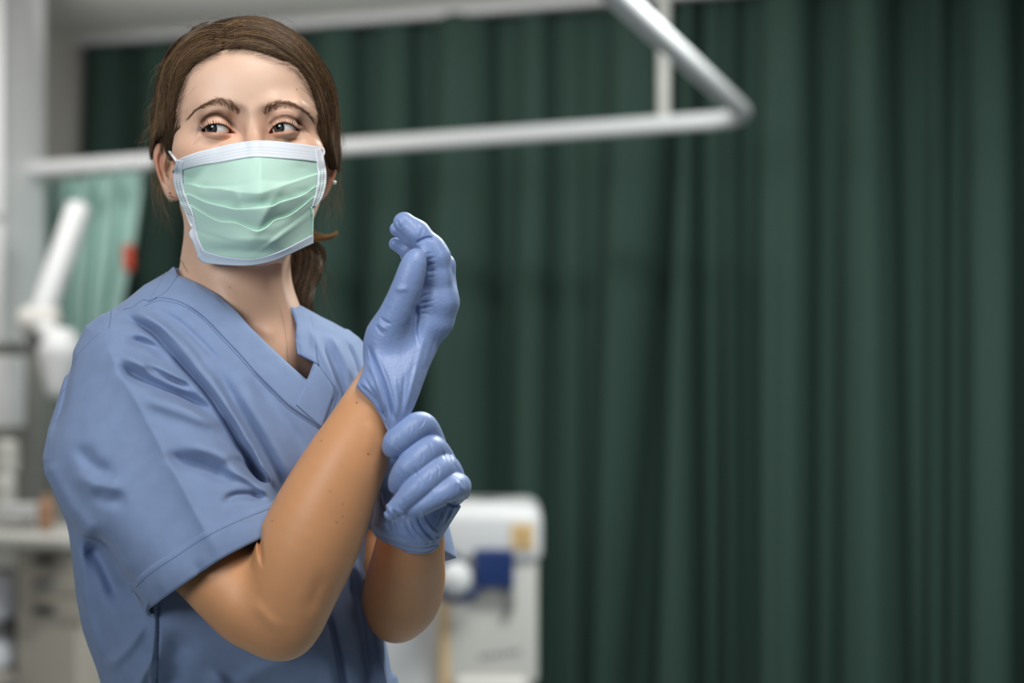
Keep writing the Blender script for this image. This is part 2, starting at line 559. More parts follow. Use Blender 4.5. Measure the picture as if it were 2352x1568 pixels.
M_BROW = material('brow_hair', s2l(122, 90, 68), rough=0.6, spec=0.2)
M_LASH = material('lash_hair', s2l(22, 18, 17), rough=0.5, spec=0.2)
M_METAL = material('silver', s2l(176, 160, 140), rough=0.4, metal=0.8)
M_PEARL = material('pearl', s2l(235, 230, 225), rough=0.15, coat=0.5)
M_TURQ = material('turquoise_stone', s2l(50, 110, 130), rough=0.2)

# ------------------------------------------------------------------ the body: head, neck, shoulders and both arms in one surface
EYE_L = (500, 293.5); EYE_R = (655, 292)      # image-left and image-right eye
ER = 0.0118
EYC_L = P(499, 293.0, 1.3735); EYC_R = P(653, 292.0, 1.3735)
LIDS_L = [(541,305.6),(535,301.5),(529,297.5),(520,291),(509,286),(494,284.8),(481,287),(474,290.8),(468.5,295.5),(463,300.5),(472,302.5),(491,303.6),(509,305),(526,306)]
LIDS_R = [(618.8,306.2),(622,299.5),(628.5,291.5),(640,284),(651.6,282),(663,283.8),(674.6,290),(682,296),(688,299.2),(680,300),(668.9,299.6),(651.6,301.3),(640,302.6),(628.7,305)]
def tocen(Q, c): return np.linalg.norm(Q - c, axis=1)

BODY = Shape()
BODY.ell((572, 226, 1.462), (0.0785, 0.098, 0.0745), k=0.01)                      # cranium
BODY.ell((573, 222, 1.425), (0.0705, 0.0675, 0.066), k=0.02)                       # forehead
BODY.ell((573, 330, 1.432), (0.0685, 0.062, 0.072), k=0.03)                       # mid face
BODY.ell((582, 450, 1.425), (0.0530, 0.060, 0.058), k=0.03)                       # jaw
BODY.ell((592, 552, 1.392), (0.0240, 0.026, 0.020), k=0.03)                       # chin
BODY.caps([(440, 465, 1.455, 24), (482, 540, 1.425, 24), (560, 572, 1.395, 24)], k=0.02)   # jaw line
BODY.caps([(712, 450, 1.455, 24), (680, 520, 1.425, 24), (620, 566, 1.395, 24)], k=0.02)
BODY.ell((458, 352, 1.397), (0.024, 0.022, 0.018), k=0.022)                       # cheekbones
BODY.ell((695, 352, 1.399), (0.0205, 0.021, 0.018), k=0.022)
BODY.caps([(455, 260, 1.397, 16), (490, 244, 1.375, 18), (535, 250, 1.371, 16), (575, 262, 1.374, 14)], k=0.016)  # brow ridge
BODY.caps([(714, 262, 1.399, 14), (680, 246, 1.377, 17), (635, 248, 1.371, 16), (590, 262, 1.374, 14)], k=0.016)
BODY.ell((505, 285, 1.358), (0.0220, 0.0165, 0.0130), k=0.014, op='s')            # orbits
BODY.ell((652, 283, 1.358), (0.0210, 0.0165, 0.0130), k=0.014, op='s')
BODY.ell((551, 290, 1.362), (0.0075, 0.0085, 0.014), k=0.010, op='s')             # hollows beside the bridge
BODY.ell((612, 290, 1.362), (0.0075, 0.0085, 0.014), k=0.010, op='s')
BODY.caps([(580, 262, 1.376, 18), (583, 300, 1.368, 15), (588, 345, 1.357, 18), (594, 400, 1.343, 24), (598, 432, 1.339, 30)], k=0.012)   # nose
BODY.caps([(566, 442, 1.353, 19), (598, 446, 1.346, 18), (630, 440, 1.353, 19)], k=0.010)
# lids: a thin shell round each eyeball, opened by the almond of the lids
for (c, ly, nm) in ((EYC_L, LIDS_L, 0), (EYC_R, LIDS_R, 1)):
    def lid(Q, c=c): return tocen(Q, c) - (ER + 0.0019)
    BODY.add(lid, 'u', 0.0045)
# crease over the upper lid
CR_L = [(459, 296), (463, 285), (470, 274), (481, 267), (500, 263.5), (514, 269), (526, 279), (537, 291), (545, 300)]
CR_R = [(616, 298), (620, 288), (626, 279), (637, 271.5), (651, 268), (666, 269.5), (680, 277), (691, 288), (700, 297)]
fold(BODY, CR_L, -0.0016, 3.6, 'g', fade=0.18, ymax=1.42)
fold(BODY, CR_R, -0.0012, 3.0, 'g', fade=0.18, ymax=1.42)
# skin hanging over the crease
fold(BODY, [(462, 280), (478, 259), (500, 254), (518, 260), (534, 276)], 0.0018, 8, 'g', fade=0.25, ymax=1.42)
fold(BODY, [(622, 272), (636, 262), (654, 258), (674, 262), (694, 280)], 0.0018, 8, 'g', fade=0.25, ymax=1.42)
# lower lids: smiling bags and creases under them
for pts, A, wd in (([(466, 308), (490, 311), (515, 311), (538, 309)], 0.0012, 5),
                   ([(622, 309), (640, 309), (665, 306), (690, 303)], 0.0012, 5),
                   ([(470, 316), (490, 321), (512, 321.5), (533, 316), (541, 312)], -0.0013, 3.2),
                   ([(628, 312), (642, 318), (660, 320), (680, 319), (690, 316)], -0.0013, 3.2),
                   ([(462, 313), (476, 317), (492, 316)], -0.0006, 2.0),
                   ([(668, 311), (682, 312), (694, 309)], -0.0006, 2.0),
                   ([(458, 306), (448, 310), (438, 314)], -0.0006, 2.0),
                   ([(694, 302), (706, 305), (716, 305)], -0.0006, 2.0),
                   ([(458, 316), (446, 326), (438, 334)], -0.0005, 2.5),
                   ([(700, 312), (712, 320), (722, 330)], -0.0005, 2.5),
                   ([(500, 331), (525, 330), (545, 322)], 0.0010, 8),
                   ([(690, 331), (660, 331), (635, 322)], 0.0010, 8)):
    fold(BODY, pts, A, wd, 'g', fade=0.3, ymax=1.42)
for (c, ly) in ((EYC_L, LIDS_L), (EYC_R, LIDS_R)):
    poly = crom(ly, 4, closed=True)
    BODY.add(prism(poly, 1.30, float(c[1]) + 0.004, 0.5), 's', 0.0008)
    big = poly.mean(0) + (poly - poly.mean(0)) * np.array([1.04, 1.10])
    pb = prism(big, 1.30, float(c[1]) + 0.02, 0.5)
    BODY.add(lambda Q, c=c, pb=pb: np.maximum(tocen(Q, c) - (ER + 0.0003), pb(Q)), 's', 0.0003)
# ears
def ear(sgn, pts, cx, cy, Y):
    outer = crom(pts, 5, closed=True)
    BODY.add(pillow(outer, lambda px, py: Y + 0.00012 * sgn * (px - cx), 0.007, 0.006), 'u', 0.003)
EAR_L = [(356, 336), (352, 360), (358, 390), (370, 425), (382, 452), (396, 461), (410, 456), (414, 430), (410, 380), (400, 340), (384, 328), (366, 326)]
EAR_R = [(770, 350), (774, 385), (768, 412), (756, 440), (744, 456), (735, 455), (732, 420), (734, 370), (742, 338), (760, 332)]
ear(1, EAR_L, 384, 390, 1.452)
ear(-1, EAR_R, 750, 390, 1.455)
fold(BODY, [(372, 345), (367, 372), (374, 402), (385, 430)], -0.0035, 5, 'g', fade=0.2)
fold(BODY, [(392, 372), (384, 395), (392, 412)], -0.005, 8, 'g', fade=0.2)
fold(BODY, [(383, 352), (377, 380), (384, 412)], 0.0015, 3.5, 'g', fade=0.2)
fold(BODY, [(763, 355), (762, 385), (755, 415)], -0.003, 5, 'g', fade=0.2)
# neck
BODY.caps([(560, 470, 1.470, 118), (543, 600, 1.468, 113), (535, 680, 1.470, 112)], k=0.02)
BODY.caps([(515, 560, 1.475, 74), (492, 645, 1.470, 66), (420, 730, 1.462, 56)], k=0.025)       # slope to the near shoulder
BODY.caps([(600, 600, 1.475, 35), (615, 700, 1.478, 38), (640, 800, 1.475, 45)], k=0.03)
fold(BODY, [(655, 520), (650, 590), (652, 660), (672, 740), (690, 800)], 0.0035, 12, 'g', fade=0.3, ymax=1.47)   # neck tendon
fold(BODY, [(470, 600), (520, 680), (600, 770), (660, 840)], 0.002, 22, 'g', fade=0.3, ymax=1.44)
# breast bone and collar bones, seen in the V of the scrubs
BODY.ell((575, 830, 1.452), (0.060, 0.046, 0.085), k=0.035)
BODY.ell((560, 930, 1.465), (0.105, 0.058, 0.070), k=0.03)
fold(BODY, [(560, 745), (600, 758), (640, 775)], 0.0012, 12, 'g', fade=0.3, ymax=1.46)
HEADS = Shape(); HEADS.pr = list(BODY.pr)       # head and neck alone, for laying the mask and brows on
# shoulders hidden in the cloth join the arms to the trunk
BODY.caps([(560, 860, 1.465, 70), (400, 830, 1.44, 80), (290, 860, 1.405, 85), (300, 1000, 1.385, 90), (400, 1180, 1.345, 92),
           (500, 1288, 1.318, 92), (580, 1368, 1.300, 90), (630, 1415, 1.290, 76)], k=0.02, chain_k=0.02, dens=3)
BODY.caps([(650, 1450, 1.288, 44), (654, 1425, 1.284, 60), (668, 1362, 1.278, 76), (702, 1265, 1.272, 92), (743, 1170, 1.266, 85), (783, 1085, 1.262, 71),
           (816, 1022, 1.262, 59), (844, 965, 1.265, 48), (862, 922, 1.268, 38), (890, 850, 1.279, 30), (930, 780, 1.284, 26)], k=0.012, chain_k=0.02, dens=3)
BODY.caps([(560, 860, 1.465, 70), (740, 860, 1.49, 70), (800, 980, 1.49, 72), (850, 1140, 1.478, 66), (892, 1300, 1.458, 62), (912, 1385, 1.440, 52), (905, 1425, 1.432, 40)], k=0.02, chain_k=0.02)
BODY.caps([(912, 1410, 1.430, 52), (922, 1370, 1.415, 68), (934, 1320, 1.390, 68), (941, 1260, 1.350, 60), (950, 1205, 1.326, 44), (960, 1165, 1.315, 28)], k=0.012, chain_k=0.02, dens=3)
fold(BODY, [(602, 1205), (597, 1245), (600, 1285), (606, 1308)], -0.0035, 5, 'g', fade=0.4, ymax=8.9)      # crook of the elbow
fold(BODY, [(570, 1370), (620, 1425), (650, 1465)], 0.0012, 14, 'g', fade=0.4, ymax=8.9)
fold(BODY, [(842, 960), (852, 1000), (846, 1050)], 0.0012, 16, 'g', fade=0.4, ymax=8.9)
fold(BODY, [(700, 1420), (722, 1370), (745, 1300)], -0.0012, 16, 'g', fade=0.4, ymax=8.9)

def body_colour(V):
    px, py = PX(V)
    n = len(V)
    base = np.array(s2l(224, 184, 158)); col = np.tile(base, (n, 1))
    def mixc(rgb, wgt):
        nonlocal col
        wgt = np.clip(wgt, 0, 1)[:, None]
        col = col * (1 - wgt) + np.array(s2l(*rgb)) * wgt
    G = lambda cx, cy, sx, sy: np.exp(-((px - cx) / sx) ** 2 - ((py - cy) / sy) ** 2)
    front = V[:, 1] < 1.425
    head = (py < 620) & (px > 380)
    # arms are a warmer, more tanned tone than the face
    mixc((208, 148, 98), np.clip((py - 600) / 250, 0, 1) * .35 + np.clip((py - 870) / 60, 0, 1) * .5)
    mixc((232, 198, 176), G(580, 180, 130, 90) * 0.7 * front)
    mixc((214, 150, 120), (G(455, 350, 45, 25) + G(715, 345, 35, 25)) * 0.45 * front)
    mixc((206, 140, 110), G(585, 325, 25, 25) * 0.3 * front)
    mixc((196, 120, 92), (G(365, 370, 14, 60) + G(765, 400, 14, 50)) * 0.7)
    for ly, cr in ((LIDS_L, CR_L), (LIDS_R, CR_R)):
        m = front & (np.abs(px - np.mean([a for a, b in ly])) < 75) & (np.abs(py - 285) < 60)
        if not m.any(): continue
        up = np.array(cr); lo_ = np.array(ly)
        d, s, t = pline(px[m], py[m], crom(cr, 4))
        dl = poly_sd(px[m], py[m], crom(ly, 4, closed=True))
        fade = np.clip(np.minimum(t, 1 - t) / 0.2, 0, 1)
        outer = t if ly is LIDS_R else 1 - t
        w = np.zeros(n); w[m] = np.exp(-(d / 6.0) ** 2) * (0.62 + 0.36 * outer) * (0.3 + 0.7 * fade); mixc((58, 36, 30), w)       # eyeshadow, deepened with painted shade in the crease
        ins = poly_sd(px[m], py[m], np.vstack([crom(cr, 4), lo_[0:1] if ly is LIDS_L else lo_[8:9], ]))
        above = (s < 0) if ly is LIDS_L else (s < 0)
        w = np.zeros(n); w[m] = np.exp(-(d / 17) ** 2) * above * (0.42 + 0.30 * outer); mixc((126, 80, 60), w)  # brown eyeshadow tint that also paints in the brow overhang's shade
        w = np.zeros(n); w[m] = np.exp(-np.clip(np.abs(dl) - 3, 0, 99) ** 2 / 30.) * (~above) * (d > 3) * 0.6; mixc((226, 160, 134), w)
        w = np.zeros(n); w[m] = np.exp(-(dl / 1.6) ** 2) * (py[m] < 299) * 0.85; mixc((40, 26, 22), w)
        w = np.zeros(n); w[m] = np.exp(-(dl / 2.2) ** 2) * (py[m] >= 299) * 0.5; mixc((196, 120, 104), w)
    mixc((44, 28, 24), (G(463, 299, 11, 6) + G(691, 298, 11, 6)) * 0.75 * front)
    # freckles
    for fx, fy in ((661, 150), (682, 205), (758, 1128), (788, 1157), (787, 1186), (773, 1199), (847, 1043), (738, 1012), (625, 1196), (845, 1043), (528, 660)):
        mixc((120, 72, 48), np.exp(-(((px - fx) ** 2 + (py - fy) ** 2) / 3.2)) * 0.8 * (V[:, 1] < 1.43))
    return col

def build_body(parent, h=0.00105):
    V, Q = polygonise(BODY, (-0.42, 1.19, -0.30), (-0.04, 1.575, 0.36), h)
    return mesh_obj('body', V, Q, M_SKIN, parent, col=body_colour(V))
# ------------------------------------------------------------------ scrub top
def lerp_tab(x, xs, ys): return np.interp(x, xs, ys)
TORSO = [(398,612),(385,624),(330,655),(290,688),(255,712),(200,755),(165,830),(140,900),(125,980),(118,1060),(130,1130),(155,1200),(168,1290),(176,1370),
         (192,1450),(214,1510),(240,1600),(250,1640),(940,1640),(925,1600),(909,1540),(893,1450),(878,1370),(862,1292),(858,1230),(862,1100),(868,980),(862,900),
         (848,835),(838,796),(822,775),(795,757),(765,740),(740,728),(700,706),(668,690),(600,660),(500,620),(430,600)]
def torso_yc(px, py): return 1.440 + 0.045 * np.clip((px - 450) / 400, -1, 1.2) + 0.02 * np.clip((700 - py) / 100, 0, 1) + 0.035 * (0.5 + 0.5 * np.tanh((270 - px) / 70)) * np.clip((py - 1000) / 200, 0, 1)
_tt = tab([600, 650, 720, 820, 950, 1150, 1350, 1640], [0.040, 0.050, 0.066, 0.084, 0.104, 0.108, 0.104, 0.100])
def torso_t(px, py): return _tt(py)
_tr = tab([600, 700, 850, 1100, 1600], [0.045, 0.06, 0.085, 0.10, 0.095])
def torso_r(px, py): return _tr(py)
SLEEVE = [(262,712),(232,722),(196,748),(168,805),(148,862),(130,925),(110,985),(97,1055),(128,1118),(158,1182),(215,1255),(290,1345),(338,1412),(400,1500),(520,1560),(700,1420),(730,1300),
          (642,1148),(612,1100),(585,1062),(566,1030),(540,990),(512,946),(470,890),(420,825),(360,765),(310,728)]
def sleeve_yc(px, py):
    t = np.clip(((px - 250) * 0.53 + (py - 740) * 0.85) / 640, 0, 1.2)
    return 1.405 - 0.085 * t
def sleeve_t(px, py):
    t = np.clip(((px - 250) * 0.53 + (py - 740) * 0.85) / 640, 0, 1.2)
    return 0.060 + 0.012 * np.clip(t * 2, 0, 1)
VCUT = [(396,600),(408,631),(456,651),(499,675),(539,710),(574,750),(614,789),(661,833),(705,872),(721,832),(700,822),(683,812),(679,785),(681,742),(672,718),(663,700),(668,640),(640,560),(420,560)]
HEM_A = P(328, 1400, 1.30); HEM_B = P(648, 1198, 1.27)
_ax = P(655, 1300, 1.29) - P(300, 760, 1.40); _ax = _ax / np.linalg.norm(_ax)
_e = (HEM_B - HEM_A) / np.linalg.norm(HEM_B - HEM_A)
HEM_N = np.cross(_e, np.cross(_ax + np.array([0.0, 0.10, 0.0]), _e)); HEM_N /= np.linalg.norm(HEM_N)

SCRUB = Shape()
SCRUB.add(pillow(TORSO, torso_yc, torso_t, torso_r, blur=22), 'u')
SCRUB.ell((560, 1010, 1.402), (0.085, 0.070, 0.075), k=0.06)         # bust under the loose cloth
SCRUB.ell((760, 1000, 1.430), (0.060, 0.060, 0.075), k=0.05)
_slv = pillow(SLEEVE, sleeve_yc, sleeve_t, lambda px, py: 0.055, blur=24)
def sleeve_fn(Q):
    f = f0 = _slv(Q)
    pl = (Q - HEM_A) @ HEM_N
    f = np.maximum(f, pl)
    inner = np.maximum(f0 + 0.003 - 0.35 * np.minimum(pl, 0), -pl - 0.035)
    return np.maximum(f, -inner)
SCRUB_T = Shape(); SCRUB_T.pr = list(SCRUB.pr)        # torso alone
SCRUB.add(sleeve_fn, 'u', 0.003)
# far sleeve, only its hem peeps out beyond the fore-arm
FSL = [(800,760),(842,800),(880,870),(920,950),(975,1060),(1025,1180),(1050,1282),(1030,1288),(1005,1294),(930,1330),(860,1330),(830,1200),(800,950)]
FH_A = P(1005, 1294, 1.43); FH_B = P(1050, 1283, 1.45)
_fsl = pillow(FSL, lambda px, py: 1.475, lambda px, py: 0.052, lambda px, py: 0.035)
def fsl_fn(Q):
    f = _fsl(Q)
    n = P(1040, 1400, 1.40) - P(1005, 1250, 1.44); n /= np.linalg.norm(n)
    pl = (Q - FH_A) @ n
    f = np.maximum(f, pl)
    return np.maximum(f, -np.maximum(_fsl(Q) + 0.003, -pl - 0.04))
SCRUB.add(fsl_fn, 'u', 0.006)
def FD(pts, A, wd, *a, **k): fold(SCRUB, pts, A * 1.25, wd * 0.94, *a, **k)
# --- sleeve: pressed ridge down the middle
FD([(232, 768), (268, 842), (318, 930), (372, 1030), (430, 1140), (474, 1222), (512, 1292)], 0.0055, 30, 'tent', fade=0.12)
# --- armhole: the bodice rolls over the sleeve
ARM = [(282, 716), (320, 735), (357, 760), (388, 790), (416, 823), (446, 857), (475, 890), (498, 918), (515, 945), (532, 972), (546, 996), (556, 1016), (568, 1032), (580, 1052), (592, 1074), (612, 1105), (640, 1152)]
FD([(a - 5, b + 7) for a, b in ARM[:-1]], -0.0095, 9, 'g', fade=0.15)
FD([(a + 12, b - 10) for a, b in ARM], 0.0065, 13, 'g', fade=0.10)
# --- pulls in the sleeve cap
FD([(258, 833), (320, 868), (380, 896), (436, 918), (511, 957)], -0.0095, 14, 'g', fade=0.2)
FD([(262, 808), (330, 838), (392, 862), (470, 905)], 0.0055, 13, 'g', fade=0.25)
FD([(300, 905), (380, 930), (450, 955), (520, 985)], 0.0060, 20, 'g', fade=0.3)
FD([(325, 835), (365, 855), (400, 873), (455, 896)], -0.0065, 9, 'g', fade=0.25)
FD([(278, 777), (320, 786), (360, 800), (400, 830)], -0.0050, 11, 'g', fade=0.3)
FD([(290, 755), (340, 768), (380, 790), (420, 830)], 0.0035, 12, 'g', fade=0.3)
# --- lower sleeve
FD([(368, 1042), (420, 1058), (480, 1078), (550, 1112)], -0.0070, 17, 'g', fade=0.3)
FD([(400, 1020), (470, 1030), (530, 1055), (585, 1090)], 0.0055, 18, 'g', fade=0.3)
FD([(515, 1048), (548, 1060), (578, 1080), (615, 1122)], -0.0060, 12, 'g', fade=0.3)
FD([(505, 1072), (550, 1090), (590, 1112), (628, 1148)], 0.0045, 11, 'g', fade=0.3)
FD([(512, 1168), (520, 1150), (545, 1138), (590, 1140), (618, 1152)], -0.0045, 11, 'g', fade=0.3)
FD([(175, 1010), (195, 1045), (225, 1075), (275, 1088)], -0.0050, 20, 'g', fade=0.35)
FD([(160, 1080), (230, 1118), (300, 1128)], 0.0040, 22, 'g', fade=0.35)
FD([(205, 1120), (245, 1140), (300, 1150)], -0.0045, 20, 'g', fade=0.35)
FD([(168, 800), (156, 880), (140, 950), (112, 1010)], -0.0030, 8, 'g', fade=0.2)
FD([(97, 1055), (150, 1150), (220, 1240), (300, 1335)], 0.004, 26, 'g', fade=0.1)
# --- bodice
FD([(497, 830), (508, 868), (530, 910), (560, 958), (592, 1010), (618, 1062), (642, 1115), (660, 1170)], -0.0065, 18, 'g', fade=0.2)
FD([(535, 855), (570, 925), (610, 990), (650, 1060), (690, 1130)], 0.0050, 24, 'g', fade=0.25)
FD([(480, 870), (520, 930), (560, 990), (605, 1065), (640, 1130)], 0.0045, 14, 'g', fade=0.25)
FD([(560, 830), (620, 920), (680, 1000), (720, 1080)], -0.003, 18, 'g', fade=0.3)
FD([(320, 720), (370, 745), (420, 790), (470, 850)], 0.0035, 10, 'g', fade=0.3)
FD([(350, 705), (410, 740), (470, 795), (520, 850)], -0.003, 9, 'g', fade=0.3)
FD([(730, 770), (765, 830), (790, 900), (800, 960)], -0.004, 10, 'g', fade=0.3)
FD([(755, 760), (790, 820), (812, 880)], 0.004, 10, 'g', fade=0.3)
FD([(705, 735), (735, 800), (765, 870), (790, 930)], 0.003, 8, 'g', fade=0.3)
FD([(790, 775), (815, 830), (826, 880)], -0.003, 8, 'g', fade=0.3)
# --- lower body
FD([(195, 1215), (232, 1265), (262, 1330), (290, 1410)], -0.018, 30, 'g', fade=0.3)
FD([(178, 1210), (188, 1300), (205, 1420), (238, 1540)], 0.004, 16, 'g', fade=0.2)
FD([(362, 1380), (364, 1440), (361, 1500), (358, 1600)], -0.0030, 3, 'g', fade=0.05)
FD([(354, 1380), (354, 1440), (350, 1500), (345, 1600)], 0.0025, 7, 'g', fade=0.05)
FD([(335, 1420), (300, 1480), (262, 1520), (232, 1545)], 0.0060, 16, 'g', fade=0.3)
FD([(352, 1500), (335, 1540), (318, 1580), (310, 1620)], 0.0060, 12, 'g', fade=0.2)
FD([(430, 1440), (400, 1520), (390, 1600)], -0.010, 36, 'g', fade=0.3)
FD([(520, 1540), (500, 1580), (495, 1640)], 0.008, 30, 'g', fade=0.3)
FD([(748, 1395), (762, 1450), (776, 1510), (790, 1580), (800, 1640)], -0.0090, 10, 'g', fade=0.15)
FD([(728, 1420), (745, 1480), (760, 1560), (770, 1640)], 0.0050, 18, 'g', fade=0.2)
FD([(812, 1282), (832, 1330), (852, 1378), (868, 1450), (886, 1560), (900, 1640)], 0.0080, 11, 'g', fade=0.1)
FD([(832, 1282), (850, 1330), (872, 1385), (888, 1460), (905, 1560)], -0.0060, 8, 'g', fade=0.1)
FD([(800, 1300), (815, 1380), (830, 1460), (850, 1600)], -0.0080, 16, 'g', fade=0.2)
FD([(830, 1220), (826, 1280), (835, 1330)], 0.004, 10, 'g', fade=0.3)
FD([(700, 1500), (600, 1540), (520, 1600)], 0.004, 25, 'g', fade=0.3)
# --- neck opening
SCRUB.add(prism(VCUT, 1.0, 1.462), 's', 0.0015)
SCRUB.add(prism([(396,560),(396,606),(430,632),(520,660),(600,670),(660,690),(668,640),(660,560)], 1.0, 1.60), 's', 0.002)

def build_scrub(parent, h=0.0015):
    V, Q = polygonise(SCRUB, (-0.485, 1.19, -0.345), (-0.03, 1.60, 0.14), h, lip=2.2)
    px, py = PX(V)
    top = mesh_obj('scrub_top', V, Q, M_SCRUB, parent)
    return top

def fill_miss(Y, hit):
    Y = Y.copy()
    for i in range(Y.shape[0]):
        g = np.nonzero(hit[i])[0]
        if 0 < len(g) < Y.shape[1]: Y[i] = np.interp(np.arange(Y.shape[1]), g, Y[i, g])
    rows = np.nonzero(hit.any(1))[0]
    if len(rows):
        for i in np.nonzero(~hit.any(1))[0]: Y[i] = Y[rows[np.argmin(np.abs(rows - i))]]
    return Y

def strip(shape, A, B_, nu, nv, lift, th, name, mat, parent, y0=1.02, y1=1.62, uvscale=None, prof=None, Yadd=0.0, far=None):
    """cloth band between two polylines (px), laid on a shape"""
    a = resample(crom(A, 6), nu); b = resample(crom(B_, 6), nu)
    t = np.linspace(0, 1, nv)
    G = a[:, None] * (1 - t)[None, :, None] + b[:, None] * t[None, :, None]
    px = G[..., 0].ravel(); py = G[..., 1].ravel()
    Y, hit = trace(shape, px, py, y0, y1)
    if far: hit = hit & (Y < far)
    Y = fill_miss(Y.reshape(nu, nv), hit.reshape(nu, nv))
    for _ in range(2):
        Y[:, 1:-1] = (Y[:, :-2] + Y[:, 1:-1] * 2 + Y[:, 2:]) / 4
        Y[1:-1] = (Y[:-2] + Y[1:-1] * 2 + Y[2:]) / 4
    li = lift if prof is None else lift * prof(t)[None, :]
    Y = Y - li + Yadd
    V = UP(px, py, Y.ravel())
    VV, Q = thicken(V, nu, nv, th)
    uu, vv = np.meshgrid(np.linspace(0, 1, nu), t, indexing='ij')
    uv = np.tile(np.stack([uu.ravel(), vv.ravel()], 1), (2, 1))
    return mesh_obj(name, VV, Q, mat, parent, uv=uv)

def line_on(shape, pts, r, lift, name, mat, parent, n=120, y0=1.02, y1=1.62, dash=None, sm=1):
    p = resample(crom(pts, 6), n)
    Y, hit = trace(shape, p[:, 0], p[:, 1], y0, y1)
    if sm > 1:
        g = np.nonzero(hit)[0]; Y = np.interp(np.arange(n), g, Y[g])
    for _ in range(sm): Y[1:-1] = (Y[:-2] + Y[1:-1] + Y[2:]) / 3
    W = UP(p[:, 0], p[:, 1], Y - lift)
    if dash:
        parts = []
        for i in range(0, n - dash, dash + max(1, dash // 2)):
            parts.append(tube(W[i:i + dash + 1], r, 5))
        V, Q = merge(parts)
    else: V, Q = tube(W, r, 6)
    return mesh_obj(name, V, Q, mat, parent)

def scrub_details(top):
    S = SCRUB
    inner = [(381,624),(408,631),(456,651),(499,675),(539,710),(574,750),(614,789),(661,833),(705,872),(722,892)]
    outer = [(341,690),(362,682),(400,687),(436,702),(476,732),(515,773),(556,816),(594,860),(634,900),(673,936),(740,980)]
    # near side of the neck band, right side band with its folded end
    strip(S, inner, outer, 110, 14, 0.0028, 0.0035, 'neck_band', M_SCRUB, top)
    strip(S, [(664,700),(676,720),(681,742),(679,785),(683,815)], [(712,722),(718,745),(722,775),(725,805),(728,836)], 60, 10, 0.0030, 0.0032, 'neck_band', M_SCRUB, top)
    strip(S, [(719,833),(712,853),(705,872),(692,903),(681,928)], [(729,838),(748,864),(768,896),(758,930),(741,981)], 60, 12, 0.0044, 0.0032, 'neck_band', M_SCRUB, top)
    line_on(S, [(332,702),(362,690),(400,695),(436,710),(474,740),(512,781),(553,824),(591,868),(631,908),(670,944),(742,990),(749,999)], 0.0002, 0.0006, 'stitching', M_SEAM, top, n=400, dash=3)
    line_on(S, [(749,999),(757,972),(770,925),(779,893)], 0.0002, 0.0006, 'stitching', M_SEAM, top, n=120, dash=3)
    line_on(S, [(408,631),(398,648),(385,665),(372,676),(356,684),(342,691)], 0.0003, 0.0030, 'shoulder_seam', M_SEAM, top, n=60)
    line_on(S, [(342,691),(330,688),(318,695),(302,706),(284,710)], 0.0003, 0.0006, 'shoulder_seam', M_SEAM, top, n=50)
    line_on(S, [(256,712),(254,730),(250,754)], 0.0003, 0.0004, 'shoulder_seam', M_SEAM, top, n=40)
    line_on(S, [(228,764),(206,785),(180,812),(164,842),(155,880),(140,905),(124,945)], 0.0003, 0.0002, 'armhole_seam', M_SCRUB, top, n=90)
    line_on(S, [(363,1395),(366,1440),(362,1500),(358,1568)], 0.0003, 0.0002, 'side_seam', M_SEAM, top, n=90)
    # folded hem of the near sleeve
    hi_ = [(297,1345),(340,1304),(400,1264),(467,1221),(530,1190),(590,1165),(638,1147)]
    lo_ = [(339,1402),(378,1372),(422,1342),(501,1288),(560,1256),(610,1231),(655,1204)]
    strip(S, hi_, lo_, 70, 10, 0.0022, 0.003, 'sleeve_hem', M_SCRUB, top, prof=lambda t: 1 - 0.2 * t, far=1.325)
    line_on(S, [(300,1360),(346,1316),(406,1276),(472,1233),(534,1202),(594,1177),(640,1160)], 0.0002, 0.0024, 'stitching', M_SEAM, top, n=300, dash=3)
# ------------------------------------------------------------------ gloves
RG = Shape()     # the raised hand (image right of her face)
PALM_R = [(957,640),(946,690),(930,705),(905,712),(893,712),(884,724),(868,738),(852,756),(845,785),(843,806),(838,830),(832,852),(824,872),(817,888),(836,908),(856,928),(874,950),(884,972),(896,1000),(916,1003),
          (938,960),(951,935),(962,908),(984,848),(1010,791),(1035,737),(1053,700),(1050,672),(1035,640),(1000,640),(975,655)]
_ry = tab([600, 720, 790, 840, 900, 960, 1010, 1080], [1.272, 1.272, 1.270, 1.264, 1.256, 1.247, 1.241, 1.238])
_rt = tab([600, 640, 700, 800, 880, 950, 1000, 1060], [0.011, 0.011, 0.014, 0.019, 0.022, 0.016, 0.007, 0.005])
_rr = tab([600, 640, 760, 880, 960, 1000, 1060], [0.013, 0.013, 0.018, 0.019, 0.013, 0.007, 0.006])
def rg_yc(px, py): return _ry(py) + 0.012 * np.tanh((px - 950) / 90)
RG.add(pillow(PALM_R, rg_yc, lambda px, py: _rt(py), lambda px, py: _rr(py), blur=10), 'u')
RG.caps([(864, 812, 1.264, 22), (886, 768, 1.256, 36), (914, 712, 1.248, 33), (936, 655, 1.241, 29), (949, 612, 1.238, 24), (957, 588, 1.238, 15)], k=0.012, chain_k=0.006, dens=3)   # thumb
RG.caps([(1002, 735, 1.272, 40), (1010, 690, 1.268, 40), (1006, 635, 1.262, 30), (1004, 590, 1.258, 29), (992, 570, 1.257, 28), (958, 535, 1.255, 27), (928, 512, 1.254, 25)], k=0.010, chain_k=0.005)  # index
RG.caps([(1020, 700, 1.292, 34), (1016, 610, 1.286, 28), (985, 572, 1.282, 24), (945, 545, 1.279, 20), (912, 526, 1.277, 17)], k=0.006, chain_k=0.005)
RG.caps([(1008, 690, 1.306, 30), (1000, 620, 1.302, 25), (970, 590, 1.298, 21), (938, 576, 1.295, 18), (908, 560, 1.293, 15)], k=0.005, chain_k=0.005)
